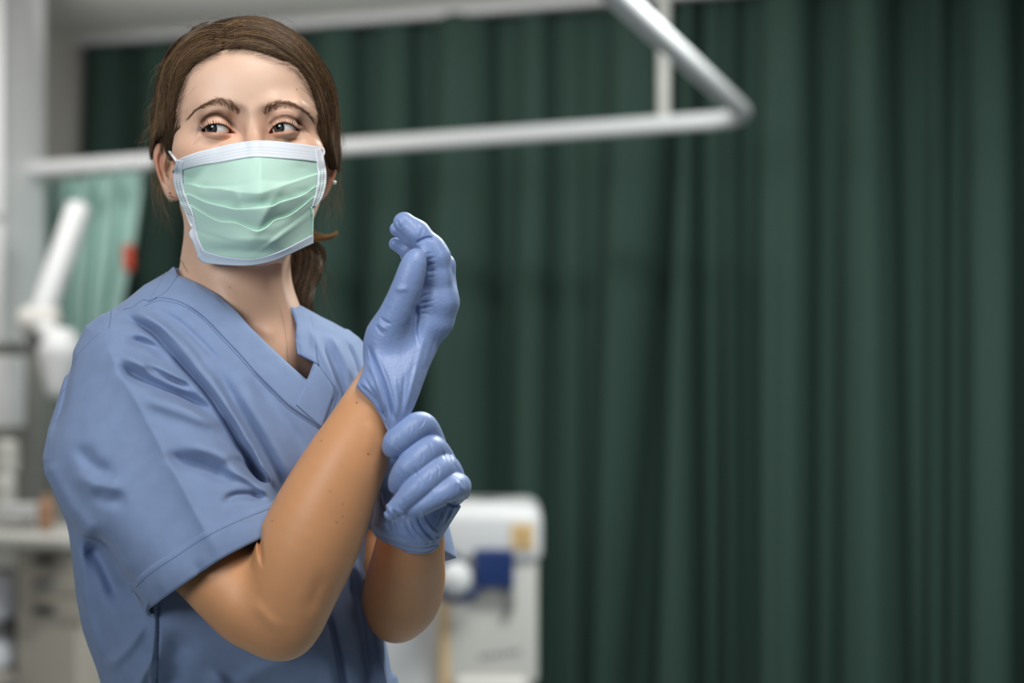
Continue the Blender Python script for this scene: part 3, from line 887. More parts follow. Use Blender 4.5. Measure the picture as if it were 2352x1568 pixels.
RG.caps([(995, 700, 1.318, 26), (985, 640, 1.314, 21), (962, 608, 1.311, 17), (944, 596, 1.309, 13), (930, 588, 1.308, 11)], k=0.005, chain_k=0.005)
def FR(*a, **k): fold(RG, *a, **k)
FR([(955, 560), (966, 552), (984, 546), (1000, 548)], -0.0022, 3.0, 'g', fade=0.2)                 # crease between the finger joints
for i, (a, b) in enumerate((((976, 585), (998, 580)), ((978, 598), (1000, 592)), ((980, 612), (1000, 607)), ((980, 626), (1000, 622)), ((978, 640), (1004, 636)),
                            ((962, 690), (990, 672)), ((958, 700), (996, 690)), ((958, 712), (1000, 704)), ((960, 724), (990, 722)))):
    FR([a, ((a[0] + b[0]) / 2, (a[1] + b[1]) / 2 - 1 - i % 3), (b[0] + (i * 7) % 9, b[1] - i % 4)], -0.0004 - 0.0001 * (i * 5 % 4), 2.0, 'g', fade=0.45)
FR([(958, 695), (956, 725), (954, 760), (962, 800)], -0.0035, 6, 'g', fade=0.3)                    # web between thumb and palm
FR([(872, 728), (884, 738), (900, 745)], -0.0012, 3, 'g', fade=0.3)
FR([(866, 738), (878, 750), (892, 758)], 0.0010, 3, 'g', fade=0.3)
FR([(862, 745), (873, 760), (884, 770)], -0.0010, 2.6, 'g', fade=0.3)
FR([(905, 660), (918, 664), (940, 662)], 0.0010, 6, 'g', fade=0.3)
FR([(846, 790), (862, 835), (882, 880), (896, 925), (906, 970)], -0.0030, 3.4, 'g', fade=0.15)
FR([(858, 800), (876, 842), (893, 885), (905, 930), (912, 970)], 0.0016, 5, 'g', fade=0.15)     # pull towards the pinch
FR([(842, 825), (860, 862), (874, 900), (888, 950)], 0.0018, 5, 'g', fade=0.2)
FR([(832, 860), (854, 895), (876, 930), (892, 965)], -0.0012, 3, 'g', fade=0.2)
FR([(905, 860), (912, 910), (917, 960)], 0.0014, 5, 'g', fade=0.3)
FR([(930, 850), (926, 900), (921, 955)], -0.0013, 4, 'g', fade=0.3)
FR([(960, 830), (948, 880), (930, 950)], 0.0012, 5, 'g', fade=0.3)
FR([(985, 740), (968, 800), (950, 870), (930, 940)], 0.0008, 6, 'g', fade=0.3)
FR([(1005, 760), (990, 810), (968, 870)], -0.0006, 4, 'g', fade=0.3)
FR([(1000, 560), (1012, 580), (1025, 620), (1036, 668)], 0.0010, 7, 'g', fade=0.3)
FR([(822, 880), (850, 903), (874, 932), (890, 968)], -0.0012, 2.2, 'g', fade=0.1)
for pts in ([(920, 497), (928, 510), (935, 522)], [(912, 503), (915, 515), (924, 526)], [(948, 500), (956, 520), (960, 536)], [(972, 520), (968, 538), (962, 548)]):
    FR(pts, -0.0007, 2.4, 'g', fade=0.3)
# ---- carve the wrist so the fore-arm shows under the stretched cuff
LG = Shape()     # the gripping hand
PALM_L = [(866,1090),(862,1140),(858,1180),(852,1206),(862,1225),(884,1243),(910,1258),(938,1268),(966,1271),(990,1266),(1006,1256),(1014,1236),(1036,1200),(1058,1165),(1072,1136),(1068,1100),(1045,1072),
          (1015,1030),(990,1000),(960,985),(925,1000),(895,1030),(878,1055)]
_lt = tab([980, 1060, 1160, 1230, 1271, 1300], [0.013, 0.020, 0.024, 0.030, 0.033, 0.033])
LG.add(pillow(crom(PALM_L, 4, closed=True), lambda px, py: 1.296 + 0.012 * np.tanh((py - 1100) / 110), lambda px, py: _lt(py), 0.022, blur=10), 'u')
LG.caps([(1010, 1050, 1.285, 22), (990, 1000, 1.262, 23), (968, 975, 1.248, 25), (936, 992, 1.238, 27), (912, 1014, 1.236, 25), (900, 1030, 1.237, 17)], k=0.004, chain_k=0.006, dens=3)     # index
LG.caps([(1030, 1080, 1.282, 24), (1008, 1040, 1.262, 24), (985, 1032, 1.244, 27), (948, 1064, 1.233, 27), (924, 1092, 1.236, 22), (909, 1118, 1.243, 15)], k=0.0015, chain_k=0.006, dens=3)
LG.caps([(1045, 1110, 1.286, 24), (1030, 1075, 1.266, 24), (1008, 1078, 1.243, 28), (968, 1112, 1.229, 26), (932, 1146, 1.229, 20), (896, 1180, 1.232, 14)], k=0.0015, chain_k=0.006, dens=3)
LG.caps([(1052, 1135, 1.286, 22), (1056, 1115, 1.262, 22), (1040, 1118, 1.244, 25), (1005, 1138, 1.232, 22), (972, 1158, 1.230, 17), (944, 1174, 1.232, 11)], k=0.0015, chain_k=0.006, dens=3)
LG.caps([(885, 1100, 1.290, 26), (900, 1040, 1.262, 24), (915, 1005, 1.268, 20)], k=0.006, chain_k=0.004)      # thumb, behind the fingers
def FL(*a, **k): fold(LG, *a, **k)
FL([(1022, 1150), (1040, 1160), (1062, 1156), (1074, 1142)], -0.0022, 3, 'g', fade=0.2)
FL([(1040, 1102), (1055, 1112), (1068, 1130)], 0.0012, 5, 'g', fade=0.3)
for pts in ([(1046, 1100), (1050, 1118), (1046, 1130)], [(1058, 1098), (1063, 1118), (1058, 1134)], [(1030, 1030), (1042, 1062), (1052, 1082)], [(1012, 1022), (1022, 1050), (1026, 1075)],
            [(985, 1010), (990, 1025), (996, 1040)], [(975, 960), (970, 975), (958, 985)], [(940, 962), (944, 980), (940, 1000)], [(916, 990), (912, 1010), (916, 1040)],
            [(966, 1030), (972, 1050), (966, 1066)], [(960, 1090), (968, 1106), (966, 1124)], [(924, 1140), (930, 1156), (926, 1170)], [(1000, 1060), (1008, 1080), (1004, 1100)],
            [(988, 1120), (990, 1136), (984, 1150)], [(903, 1170), (908, 1180), (900, 1186)], [(985, 1080), (988, 1094), (982, 1108)], [(948, 1070), (956, 1084), (958, 1100)]):
    FL(pts, -0.0006, 1.9, 'g', fade=0.4); FL([(a + 4, b) for a, b in pts], 0.0003, 2.4, 'g', fade=0.4)
FL([(958, 1180), (968, 1205), (985, 1228), (1004, 1240)], -0.0022, 4, 'g', fade=0.25)
FL([(965, 1172), (978, 1198), (996, 1220), (1010, 1228)], 0.0018, 4, 'g', fade=0.25)
for pts in ([(872, 1125), (880, 1160), (900, 1195)], [(890, 1190), (905, 1222), (940, 1245)], [(930, 1195), (945, 1225), (970, 1245)], [(868, 1200), (890, 1222), (915, 1238)],
            [(1020, 1165), (1012, 1190), (1000, 1210)], [(1040, 1160), (1030, 1185), (1018, 1205)], [(975, 1250), (990, 1245), (1006, 1238)], [(900, 1170), (912, 1180), (930, 1186)]):
    FL(pts, -0.0012, 3.4, 'g', fade=0.3); FL([(a + 6, b - 4) for a, b in pts], 0.0010, 3.6, 'g', fade=0.3)
FL([(856, 1212), (885, 1236), (940, 1258), (985, 1256), (1008, 1244)], -0.0014, 3, 'g', fade=0.1)
# the open end of the cuff
LG.add(pillow([(872,1228),(885,1236),(912,1250),(940,1259),(968,1262),(990,1258),(1000,1250),(1000,1330),(872,1330)], lambda px, py: 1.325, 0.030, 0.012), 's', 0.0012)

def build_gloves(parent, h=0.00085):
    V, Q = polygonise(RG, (-0.150, 1.20, -0.07), (-0.035, 1.36, 0.165), h)
    g = mesh_obj('glove', V, Q, M_NITRILE, parent)
    tag(g, 'blue glove on the raised hand, its cuff being pulled')
    # rolled rim of the cuff
    line_on(RG, [(816,884),(824,896),(836,908),(856,928),(874,950),(886,974),(898,1000)], 0.0011, 0.0, 'cuff_rim', M_NITRILE, g, n=70, sm=12)
    line_on(RG, [(822,880),(834,896),(852,915),(872,940),(886,965)], 0.0008, 0.0003, 'cuff_rim', M_NITRILE, g, n=70, sm=12)
    V, Q = polygonise(LG, (-0.155, 1.19, -0.20), (-0.035, 1.38, -0.03), h)
    g2 = mesh_obj('glove', V, Q, M_NITRILE, parent)
    tag(g2, 'blue glove on the gripping hand, fingers curled round the other cuff')
    line_on(LG, [(853,1204),(862,1225),(884,1243),(910,1258),(938,1267),(966,1270),(990,1265),(1006,1252)], 0.0011, 0.0006004, 'cuff_rim', M_NITRILE, g2, n=90, sm=25)
# ------------------------------------------------------------------ eyes
M_EYE = material('eye', (1, 1, 1), rough=0.12, spec=0.6, attr=True, coat=0.6)
def build_eye(c, iris_px, parent, label):
    g = P(iris_px[0], iris_px[1], c[1] - ER * 0.85) - c; g /= np.linalg.norm(g)
    a = np.cross(g, [0, 0, 1.0]); a /= np.linalg.norm(a); b = np.cross(g, a)
    ang = np.r_[np.linspace(0.5, 12, 8), np.linspace(14, 27, 9), np.linspace(28, 33, 8), np.linspace(36, 178, 44)] * math.pi / 180
    n = 72; th = np.linspace(0, 2 * math.pi, n, endpoint=False)
    V = []; col = []
    rr = np.random.default_rng(3)
    stre = rr.uniform(0.75, 1.25, n)
    for w_ in ang:
        d = math.degrees(w_)
        r = ER + (0.0006 * max(0, 1 - (d / 31.0) ** 2) if d < 31 else 0)
        V.append(c + r * (math.cos(w_) * g[None] + math.sin(w_) * (np.cos(th)[:, None] * a + np.sin(th)[:, None] * b)))
        if d < 12: k = np.tile(s2l(9, 9, 11), (n, 1))
        elif d < 29:
            q = (d - 10.5) / 18.5
            base = np.array(s2l(48, 55, 58)) * (1 - q * 0.35) + np.array(s2l(80, 76, 56)) * 0.25 * (1 - q)
            k = base[None] * stre[:, None]
            if d > 25: k = k * 0.45
        elif d < 31: k = np.tile(s2l(40, 42, 46), (n, 1))
        elif d < 34: k = np.tile(s2l(176, 174, 172), (n, 1))
        else: k = np.tile(s2l(228, 224, 218), (n, 1))
        col.append(k)
    V = np.concatenate(V); col = np.concatenate(col)
    m = len(ang)
    i, j = np.meshgrid(np.arange(m - 1), np.arange(n), indexing='ij')
    q = np.stack([i * n + j, i * n + (j + 1) % n, (i + 1) * n + (j + 1) % n, (i + 1) * n + j], -1).reshape(-1, 4)
    o = mesh_obj('eye', V, q, M_EYE, parent, col=col)
    return tag(o, label)

M_LID = material('eyelid_rim', s2l(206, 138, 122), rough=0.4)
def build_face_hair(parent):
    # eyebrows
    for nm, line, inner_first in (('eyebrow', [(549,263),(541,252),(530,243),(515,236.5),(497,233),(478,239),(460,247),(446,257),(433,272)], 0),
                                  ('eyebrow', [(606,264),(613,253),(624,246),(640,241),(660,239.5),(678,244.5),(694,252.5),(708,263),(718,276)], 1)):
        n = 290
        L_ = crom(line, 8)
        seg = np.r_[0, np.cumsum(np.linalg.norm(np.diff(L_, axis=0), axis=1))]; seg /= seg[-1]
        u = rng.beta(1.15, 1.3, n)
        c = np.stack([np.interp(u, seg, L_[:, 0]), np.interp(u, seg, L_[:, 1])], 1)
        u2 = np.clip(u + .02, 0, 1); u1 = np.clip(u - .02, 0, 1)
        tg = np.stack([np.interp(u2, seg, L_[:, 0]) - np.interp(u1, seg, L_[:, 0]), np.interp(u2, seg, L_[:, 1]) - np.interp(u1, seg, L_[:, 1])], 1)
        tg /= np.linalg.norm(tg, axis=1, keepdims=True)
        wd = np.interp(u, [0, 0.15, 0.45, 0.7, 1], [7, 8.5, 7.5, 4, 1.5])
        nrm = np.stack([tg[:, 1], -tg[:, 0]], 1); nrm *= np.sign(-nrm[:, 1:2] + 1e-9)    # up
        off = np.clip(rng.normal(0, 0.6, n), -1.15, 1.15)
        root = c + nrm * (off * wd)[:, None]
        up = np.array([0, -1.0])
        mixu = np.clip(1 - u * 2.2, 0, 1)[:, None]
        d = up * (mixu * 0.9 + 0.10) + tg * (1.05 - mixu * 0.75)
        d -= nrm * (off * np.interp(u, [0, .3, 1], [0.1, 0.5, 0.5]))[:, None]
        d /= np.linalg.norm(d, axis=1, keepdims=True)
        d += np.clip(rng.normal(0, 0.13, d.shape), -.3, .3)
        ln = np.interp(u, [0, .3, 1], [13, 17, 12]) * rng.uniform(0.7, 1.15, n)
        t = np.linspace(0, 1, 6)
        pth = root[:, None] + d[:, None] * (ln[:, None] * t)[..., None] + (tg * 2.5)[:, None] * (t ** 2)[None, :, None]
        Y, _ = trace(HEADS, pth[..., 0].ravel(), pth[..., 1].ravel(), 1.28, 1.45, it=30)
        Y = Y.reshape(n, 6) - 0.0001 - 0.0005 * np.sin(t * math.pi)[None]
        strands(UP(pth[..., 0], pth[..., 1], Y), rng.uniform(0.00007, 0.00013, n), M_BROW, nm, parent)
    # lashes
    for up_line, sgn, lower in (([(463,300),(468.5,295.5),(474,290.8),(481,287),(494,284.8),(509,286),(520,291),(529,297.5)], -1, [(472,302.8),(491,304),(509,305),(524,306)]),
                                ([(628.5,291.5),(640,284),(651.6,282.5),(663,284),(674.6,290.2),(682,296),(688,299.5)], 1, [(638,302.8),(651.6,301.4),(668.9,299.8),(682,299.8)])):
        n = 46
        L_ = crom(up_line, 8); u = np.sort(rng.uniform(0, 1, n)); u = np.round(u * 17) / 17 * 0.7 + u * 0.3
        idx = u * (len(L_) - 1)
        root = np.stack([np.interp(idx, np.arange(len(L_)), L_[:, 0]), np.interp(idx, np.arange(len(L_)), L_[:, 1])], 1)
        uo = 1 - u if sgn < 0 else u          # 1 at the outer corner
        d = np.stack([sgn * np.interp(uo, [0, .45, .8, 1], [-0.75, 0.05, 0.8, 1.25]), -np.interp(uo, [0, .45, .85, 1], [0.65, 1.0, 0.6, 0.2])], 1)
        ln = np.interp(uo, [0, .4, 1], [7, 10, 17]) * rng.uniform(0.55, 1.2, n)
        t = np.linspace(0, 1, 7)
        pth = root[:, None] + d[:, None] * (ln[:, None] * t)[..., None] + np.stack([np.full(n, 0.0), -np.full(n, 1.0)], 1)[:, None] * (t ** 2 * 4 - t * 3)[None, :, None]
        Y0, _ = trace(BODY, root[:, 0], root[:, 1] - 1.2, 1.28, 1.45, it=30)
        Y = Y0[:, None] - 0.0003 - 0.0075 * np.sqrt(t + 0.02)[None]
        strands(UP(pth[..., 0], pth[..., 1], Y), rng.uniform(0.00014, 0.00022, n), M_LASH, 'eyelashes', parent)
        # the dark lash line itself
        Yl, _ = trace(BODY, L_[:, 0], L_[:, 1] - 0.8, 1.28, 1.45, it=30)
        V, Q = tube(UP(L_[:, 0], L_[:, 1] - 0.2, Yl - 0.0002), 0.00042, 6)
        mesh_obj('eyelashes', V, Q, M_LASH, parent)
        n = 26
        L_ = crom(lower, 8); u = rng.uniform(0, 1, n); idx = u * (len(L_) - 1)
        root = np.stack([np.interp(idx, np.arange(len(L_)), L_[:, 0]), np.interp(idx, np.arange(len(L_)), L_[:, 1])], 1)
        d = np.stack([rng.normal(sgn * 0.3, 0.25, n), np.full(n, 1.0)], 1); ln = rng.uniform(3, 6.5, n)
        pth = root[:, None] + d[:, None] * (ln[:, None] * t)[..., None]
        Y0, _ = trace(BODY, root[:, 0], root[:, 1] + 1.5, 1.28, 1.45, it=30)
        strands(UP(pth[..., 0], pth[..., 1], Y0[:, None] - 0.0003 - 0.0022 * t[None]), np.full(n, 0.00007), M_BROW, 'eyelashes', parent)

# ------------------------------------------------------------------ face mask
_md = tab([300, 320, 345, 380, 430, 470, 520, 560, 608, 640], [1.356, 1.3560, 1.3500, 1.3370, 1.3215, 1.3220, 1.3300, 1.3380, 1.3560, 1.357])
def mask_depth(px, py):
    cx = np.interp(py, [325, 450, 600], [590, 592, 594])
    yc = _md(py)
    hw = np.interp(py, [330, 430, 520, 608], [170, 172, 150, 130])
    ed = np.interp(py, [330, 430, 520, 608], [0.058, 0.088, 0.078, 0.060])
    q = np.sqrt(((px - cx) / hw) ** 2 + 0.02) - 0.141 + 0.02 * np.abs((px - cx) / hw)
    pw = np.interp(py, [330, 400, 500, 600], [1.7, 1.25, 1.35, 1.7])
    nose = np.exp(-((px - cx - 4) / 26) ** 2) * np.interp(py, [325, 350, 430, 470, 500], [0.0, 0.003, 0.006, 0.003, 0.0])
    return yc + ed * q ** pw - nose
MROW = [
 ([(408.6,367),(420,362.5),(431,358),(455,349.5),(482,343),(533,330.6),(584,323.5),(625,324),(676,329.6),(727,336.7),(736,341)], 0.0, 0),
 ([(412,391),(424,388),(441,383.7),(470,377.5),(502.4,372.4),(535,366),(563.7,361),(594,358.5),(645,362.5),(696,367),(727,371.4),(743,377)], 0.0, 8),
 ([(400,424),(421,424),(440,424),(461,429.5),(500,430.5),(540,427),(575,420),(598,414.5),(615,413),(640,417),(668,416),(690,410),(712,403),(729,398),(748,390)], 0.0030, 12),
 ([(399,422),(420.8,422.4),(437,422.4),(461.6,429.6),(502.4,431.8),(553.5,440.8),(596,443.2),(635,430.8),(676,416.4),(706.5,406),(729,399),(748.5,392)], -0.0025, 6),
 ([(404,444),(427,447.5),(439,450),(471.8,465),(512.7,475),(543,481.5),(584,478.5),(625,474.5),(645,465),(686,453),(706.5,443),(726,429),(746,425)], 0.0024, 10),
 ([(404,442),(427,446),(439,448),(471.8,463),(512.7,473),(543,479.6),(584,476.5),(625,472.4),(645,463),(686,451),(706.5,440.8),(726,426.5),(746,422)], -0.0028, 2),
 ([(412,464),(435,470.4),(467.8,491),(502.4,508.5),(539,512),(563.7,522),(590,532),(612,524),(631,507.5),(665.7,496.5),(696,475),(723,452.5),(739,450)], 0.0024, 10),
 ([(412,466),(435,469.0),(467.8,489.2),(502.4,506.4),(539,509.6),(563.7,519.8),(590,530),(612,521),(631,505),(665.7,494),(696,472.8),(723,450),(739,447)], -0.0020, 2),
 ([(441,520),(452,528),(480,540),(520,552),(560,560),(604,561),(640,536),(680,506),(719,472),(722,480)], 0.0, 10),
 ([(446,560),(455,568),(465.7,572),(482,579.6),(523,589.8),(584,594),(645,575.5),(686,555),(716.7,539),(719,538)], 0.0, 8),
 ([(458,594),(464,600),(471.8,603),(523,608),(573.9,608.5),(625,599.5),(665.7,583),(700,567),(718.8,558)], 0.0, 7),
]
NU_M = 150
def mask_grid():
    rows = []; off = []
    prev = None
    for pts, z, sub in MROW:
        r = resample(crom(pts, 8), NU_M)
        if prev is not None:
            for k in range(1, sub + 1):
                t = k / (sub + 1); rows.append(prev[0] * (1 - t) + r * t); off.append(prev[1] * (1 - t) + z * t)
        rows.append(r); off.append(z); prev = (r, z)
    return np.array(rows), np.array(off)
def skin_depth(px, py):
    Yt, hit = trace(HEADS, px.ravel(), py.ravel(), 1.25, 1.60, it=45)
    return np.where(hit, Yt, 9.0).reshape(px.shape)
def mask_surface(px, py, extra=0.0):
    px = np.asarray(px, float); py = np.asarray(py, float)
    Yt, hit = trace(HEADS, px.ravel(), py.ravel(), 1.25, 1.60, it=45)
    Yt = np.where(hit, Yt, 9.0).reshape(px.shape)
    return np.minimum(mask_depth(px, py), Yt - 0.0022) - extra
M_SIDE = None
def build_mask(parent):
    rows, off = mask_grid()
    R_, N_ = rows.shape[:2]
    px, py = rows[..., 0], rows[..., 1]
    Y = mask_surface(px, py)
    for _ in range(5):
        Y[1:-1] = (Y[:-2] + 2 * Y[1:-1] + Y[2:]) / 4
        Y[:, 1:-1] = (Y[:, :-2] + 2 * Y[:, 1:-1] + Y[:, 2:]) / 4
    u = np.linspace(-1, 1, N_)[None]
    amp = 0.55 + 0.45 * np.clip(1 - np.abs(u) ** 3, 0, 1)
    fo = off[:, None] * amp
    # soft dents and pulls in the cloth
    def dent(x, y, sx, sy, a, rot=0):
        c, s = math.cos(rot), math.sin(rot); dx = px - x; dy = py - y
        return a * np.exp(-((dx * c + dy * s) / sx) ** 2 - ((-dx * s + dy * c) / sy) ** 2)
    fo = fo + dent(598, 395, 8, 28, -0.0020) + dent(545, 455, 9, 22, -0.0018, -.25) + dent(520, 458, 22, 12, 0.0014) + dent(575, 466, 24, 8, 0.0016) \
        + dent(640, 452, 14, 10, 0.0012) + dent(700, 440, 20, 8, 0.0014) + dent(596, 505, 20, 30, -0.0030, .3) + dent(560, 520, 26, 12, 0.0014) \
        + dent(618, 480, 10, 60, -0.0022, .5) + dent(640, 505, 26, 10, 0.0020, -.4) + dent(660, 530, 60, 5, -0.0022, -.63) + dent(670, 552, 40, 16, 0.0016, -.6) + dent(520, 575, 50, 10, 0.0030) \
        + dent(590, 578, 45, 10, 0.0028) + dent(560, 552, 60, 10, -0.0022) + dent(470, 430, 14, 8, 0.0008) + dent(440, 405, 12, 14, 0.0008) + dent(690, 385, 18, 8, 0.001) + dent(500, 540, 30, 14, -0.0010)
    Y = Y + fo
    Y = np.minimum(Y, skin_depth(px, py) - 0.0010)
    V = UP(px, py, Y).reshape(-1, 3)
    mk = empty('face_mask', P(590, 608, 1.36)); mk.parent = parent
    mk.location = np.array(mk.location) - np.array(parent.location)
    VV, Q = thicken(V, R_, N_, 0.0007)
    uu, vv = np.meshgrid(np.linspace(0, 1, R_), np.linspace(0, 1, N_), indexing='ij')
    uv = np.tile(np.stack([vv.ravel(), uu.ravel()], 1), (2, 1))
    panel = mesh_obj('pleated_panel', VV, Q, M_MASK, mk, uv=uv)
    tag(mk, 'pale green pleated face mask with white edges')
    # white edges
    from_rows = lambda r: crom(MROW[r][0], 8)
    def band(A, B_, nu, nv, lift, name, matl, smooth=3, outv=0.0007):
        a = resample(crom(A, 6), nu); b = resample(crom(B_, 6), nu)
        t = np.linspace(0, 1, nv)
        G = a[:, None] * (1 - t)[None, :, None] + b[:, None] * t[None, :, None]
        # take the depth from the finished panel: nearest panel vertex
        fx = px.ravel(); fy = py.ravel(); FY = Y.ravel()
        g = G.reshape(-1, 2)
        D = (g[:, None, 0] - fx[None]) ** 2 + (g[:, None, 1] - fy[None]) ** 2
        i3 = np.argpartition(D, 6, axis=1)[:, :6]
        d3 = np.take_along_axis(D, i3, 1); w_ = 1 / (d3 + 0.5)
        yy = np.minimum((FY[i3] * w_).sum(1) / w_.sum(1), FY[i3].min(1) + 0.0006)
        yy = np.minimum(yy, mask_surface(g[:, 0], g[:, 1]) + 0.0008)
        yy = yy.reshape(nu, nv)
        for _ in range(smooth):
            yy[1:-1] = (yy[:-2] + 2 * yy[1:-1] + yy[2:]) / 4
            yy[:, 1:-1] = (yy[:, :-2] + 2 * yy[:, 1:-1] + yy[:, 2:]) / 4
        W = UP(g[:, 0], g[:, 1], yy.ravel() - lift)
        VV, Q = thicken(W, nu, nv, outv)
        a_, b_ = np.meshgrid(np.linspace(0, 1, nu), t, indexing='ij')
        return mesh_obj(name, VV, Q, matl, mk, uv=np.tile(np.stack([a_.ravel(), b_.ravel()], 1), (2, 1)))
    tb = band([(407,368),(420,361.5),(431,357),(455,348.5),(482,342),(533,329.6),(584,322.5),(625,323),(676,328.6),(727,335.7),(737,340)],
         [(414,392),(424,389),(441,384.4),(470,378.2),(502.4,373),(535,366.8),(563.7,361.6),(594,359.2),(645,363),(696,367.6),(727,372),(741,377)], 120, 12, 0.0009, 'nose_band', mat_dots('mask_nose_band', 150, 0, (0.42, 0.60, 0.78), s2l(222,228,236), s2l(196,204,214)))
    band([(452,588),(458,596),(470,604),(523,609),(573.9,609.5),(625,600.5),(665.7,584),(700,568),(719.5,559)],
         [(462,566),(470,576),(482,581),(523,591),(584,595),(645,577),(686,556.5),(708,545),(719.5,538)], 110, 8, 0.0008, 'bottom_band', mat_dots('mask_bottom_band', 120, 0, (0.62, 0.82), s2l(206,220,232), s2l(184,200,214)))
    sidem = mat_dots('mask_side_band', 26, 1, (0.35, 0.68), s2l(222,228,236), s2l(140,176,164))
    band([(405,367),(400.5,392),(398,410),(400,426.5),(410,457),(420,476),(430,492)], [(421,370),(419,392),(419,420),(425,446),(434,469),(441,485),(444,496)], 60, 8, 0.0012, 'side_band', sidem)
    band([(737,340),(743,358),(747,378),(750,400),(748.5,425),(740.5,453),(726,476)], [(724,343),(727,362),(729,381),(731,402),(729,425),(724,450),(718,474)], 60, 8, 0.0012, 'side_band', sidem)
    band([(430,490),(440,519),(434,535),(438,548),(441,552),(449.4,576),(458,596)], [(444,494),(449,519),(452,535),(455,548),(460,560),(466,574),(474,588)], 40, 6, 0.0008, 'side_band', M_MASKW)
    band([(718,474),(721,490),(720.5,504),(720,530),(720,559)], [(714,476),(716,490),(716.5,504),(716,530),(716,560)], 40, 3, 0.0005, 'side_band', M_MASK)
    # ear loops
    for pts, ys in (([(386,342),(392,351),(399,361),(407,371),(414,377)], [1.435, 1.424, 1.410, 1.396, 1.390]),
                    ([(424,478),(430,492),(436,508),(441,520)], [1.402, 1.400, 1.398, 1.394]),
                    ([(741,340),(743.5,349),(741,356),(733,358),(728,358)], [1.425, 1.412, 1.402, 1.394, 1.390])):
        a = resample(crom(pts, 6), 30); yy = np.interp(np.linspace(0, 1, 30), np.linspace(0, 1, len(ys)), ys)
        yy = np.minimum(yy, mask_surface(a[:, 0], a[:, 1]))
        V, Q = tube(UP(a[:, 0], a[:, 1], yy), 0.00145, 10)
        mesh_obj('ear_loop', V, Q, M_ELAST, mk)
    return mk

def mat_dots(name, n, axis, rowsv, base, dot):
    """white non-woven cloth with rows of small pressed dots (in the band's own UV)"""
    m = material(name, base, rough=0.9, spec=0.1, bump=[(1400, 0.0002, 1)])
    nt = m.node_tree; N = nt.nodes; L = nt.links
    uvn = N.new('ShaderNodeUVMap'); sp = N.new('ShaderNodeSeparateXYZ'); L.new(uvn.outputs[0], sp.inputs[0])
    def M_(op, a, b=None, c=None):
        q = N.new('ShaderNodeMath'); q.operation = op
        for i, v in enumerate((a, b, c)):
            if v is None: continue
            if isinstance(v, (int, float)): q.inputs[i].default_value = v
            else: L.new(v, q.inputs[i])
        return q.outputs[0]
    u = M_('FRACT', M_('MULTIPLY', sp.outputs[0], n))
    du = M_('LESS_THAN', M_('ABSOLUTE', M_('SUBTRACT', u, 0.5)), 0.28 if axis == 0 else 0.30)
    tot = None
    for r in rowsv:
        dv = M_('LESS_THAN', M_('ABSOLUTE', M_('SUBTRACT', sp.outputs[1], r)), 0.028 if axis == 0 else 0.10)
        q = M_('MULTIPLY', du, dv)
        tot = q if tot is None else M_('MAXIMUM', tot, q)
    if axis == 1:      # the pressed squares fade out at the upper end
        tot = M_('MULTIPLY', tot, M_('MINIMUM', M_('MAXIMUM', M_('MULTIPLY', M_('SUBTRACT', sp.outputs[0], 0.25), 6.0), 0.0), 1.0))
    mx = N.new('ShaderNodeMix'); mx.data_type = 'RGBA'
    mx.inputs[6].default_value = (*base, 1); mx.inputs[7].default_value = (*dot, 1)
    L.new(tot, mx.inputs['Factor']); L.new(mx.outputs[2], N['Principled BSDF'].inputs['Base Color'])
    return m

# ------------------------------------------------------------------ hair
HAIROUT = [(504,62),(520,52),(534,47),(561,40),(606,43),(657,64),(698,93),(738,142),(765,193),(775,255),(776,316),(779,360),(777,395),(768,388),(763,350),(748,325),(745,316),
           (600,330),(404,318),(403,340),(398,366),(391,385),(385,368),(381,345),(372,331),(360,330),(353,350),(349,375),(344,352),(348,320),(354,265),(361,204),(375,153),(393,122),(422,87),(442,63),(473,50),(490,55)]
HLINE = [(402,360),(404,300),(405,285),(407,245),(415,204),(425,173),(448,142),(480,123),(500,113),(522,108),(555,107),(585,111),(626,123),(667,141),(698,172),(722,216),(731,255),(737,316),(742,345),(744,420),(402,420)]
HAIR = Shape()
HAIR.add(pillow(HAIROUT, 1.466, 0.100, 0.085), 'u')
HAIR.ell((572, 224, 1.464), (0.0825, 0.1010, 0.0785), k=0.006)
HAIR.ell((573, 219, 1.425), (0.0750, 0.0715, 0.0745), k=0.010)
HL_IN = [(575 + (a - 575) * 0.965, 300 + (b - 300) * 0.972) if b < 350 else (a, b) for a, b in HLINE]
HAIR.add(prism(HL_IN, 1.2, 1.455), 's', 0.004)
HAIR.add(prism([(300,395),(840,395),(840,900),(300,900)], 1.2, 1.462), 's', 0.002)
HAIR.caps([(428, 172, 1.408, 9), (411, 215, 1.402, 11), (400, 260, 1.402, 12), (393, 310, 1.412, 12), (389, 345, 1.425, 9)], k=0.012, dens=2)
HAIR.caps([(706, 178, 1.412, 8), (728, 222, 1.407, 10), (739, 270, 1.406, 11), (749, 325, 1.412, 12), (762, 380, 1.425, 10)], k=0.012, dens=2)
HAIR.ell((590, 430, 1.535), (0.052, 0.035, 0.060), k=0.03)
HAIR.caps([(640, 500, 1.545, 70), (672, 575, 1.530, 55), (690, 615, 1.520, 46), (682, 665, 1.505, 36), (694, 705, 1.492, 22), (711, 742, 1.484, 7)], k=0.02, chain_k=0.01)
fold(HAIR, [(505,60),(506,80),(508,106)], -0.0018, 6, 'g', fade=0.1)
fold(HAIR, [(520,70),(570,58),(640,85),(700,140),(738,220),(752,300)], 0.003, 12, 'g', fade=0.1)
fold(HAIR, [(515,98),(570,88),(630,108),(690,158),(724,225),(742,300)], -0.003, 8, 'g', fade=0.1)
HB = Shape(); HB.pr = HAIR.pr + [p for p in BODY.pr[:6]]

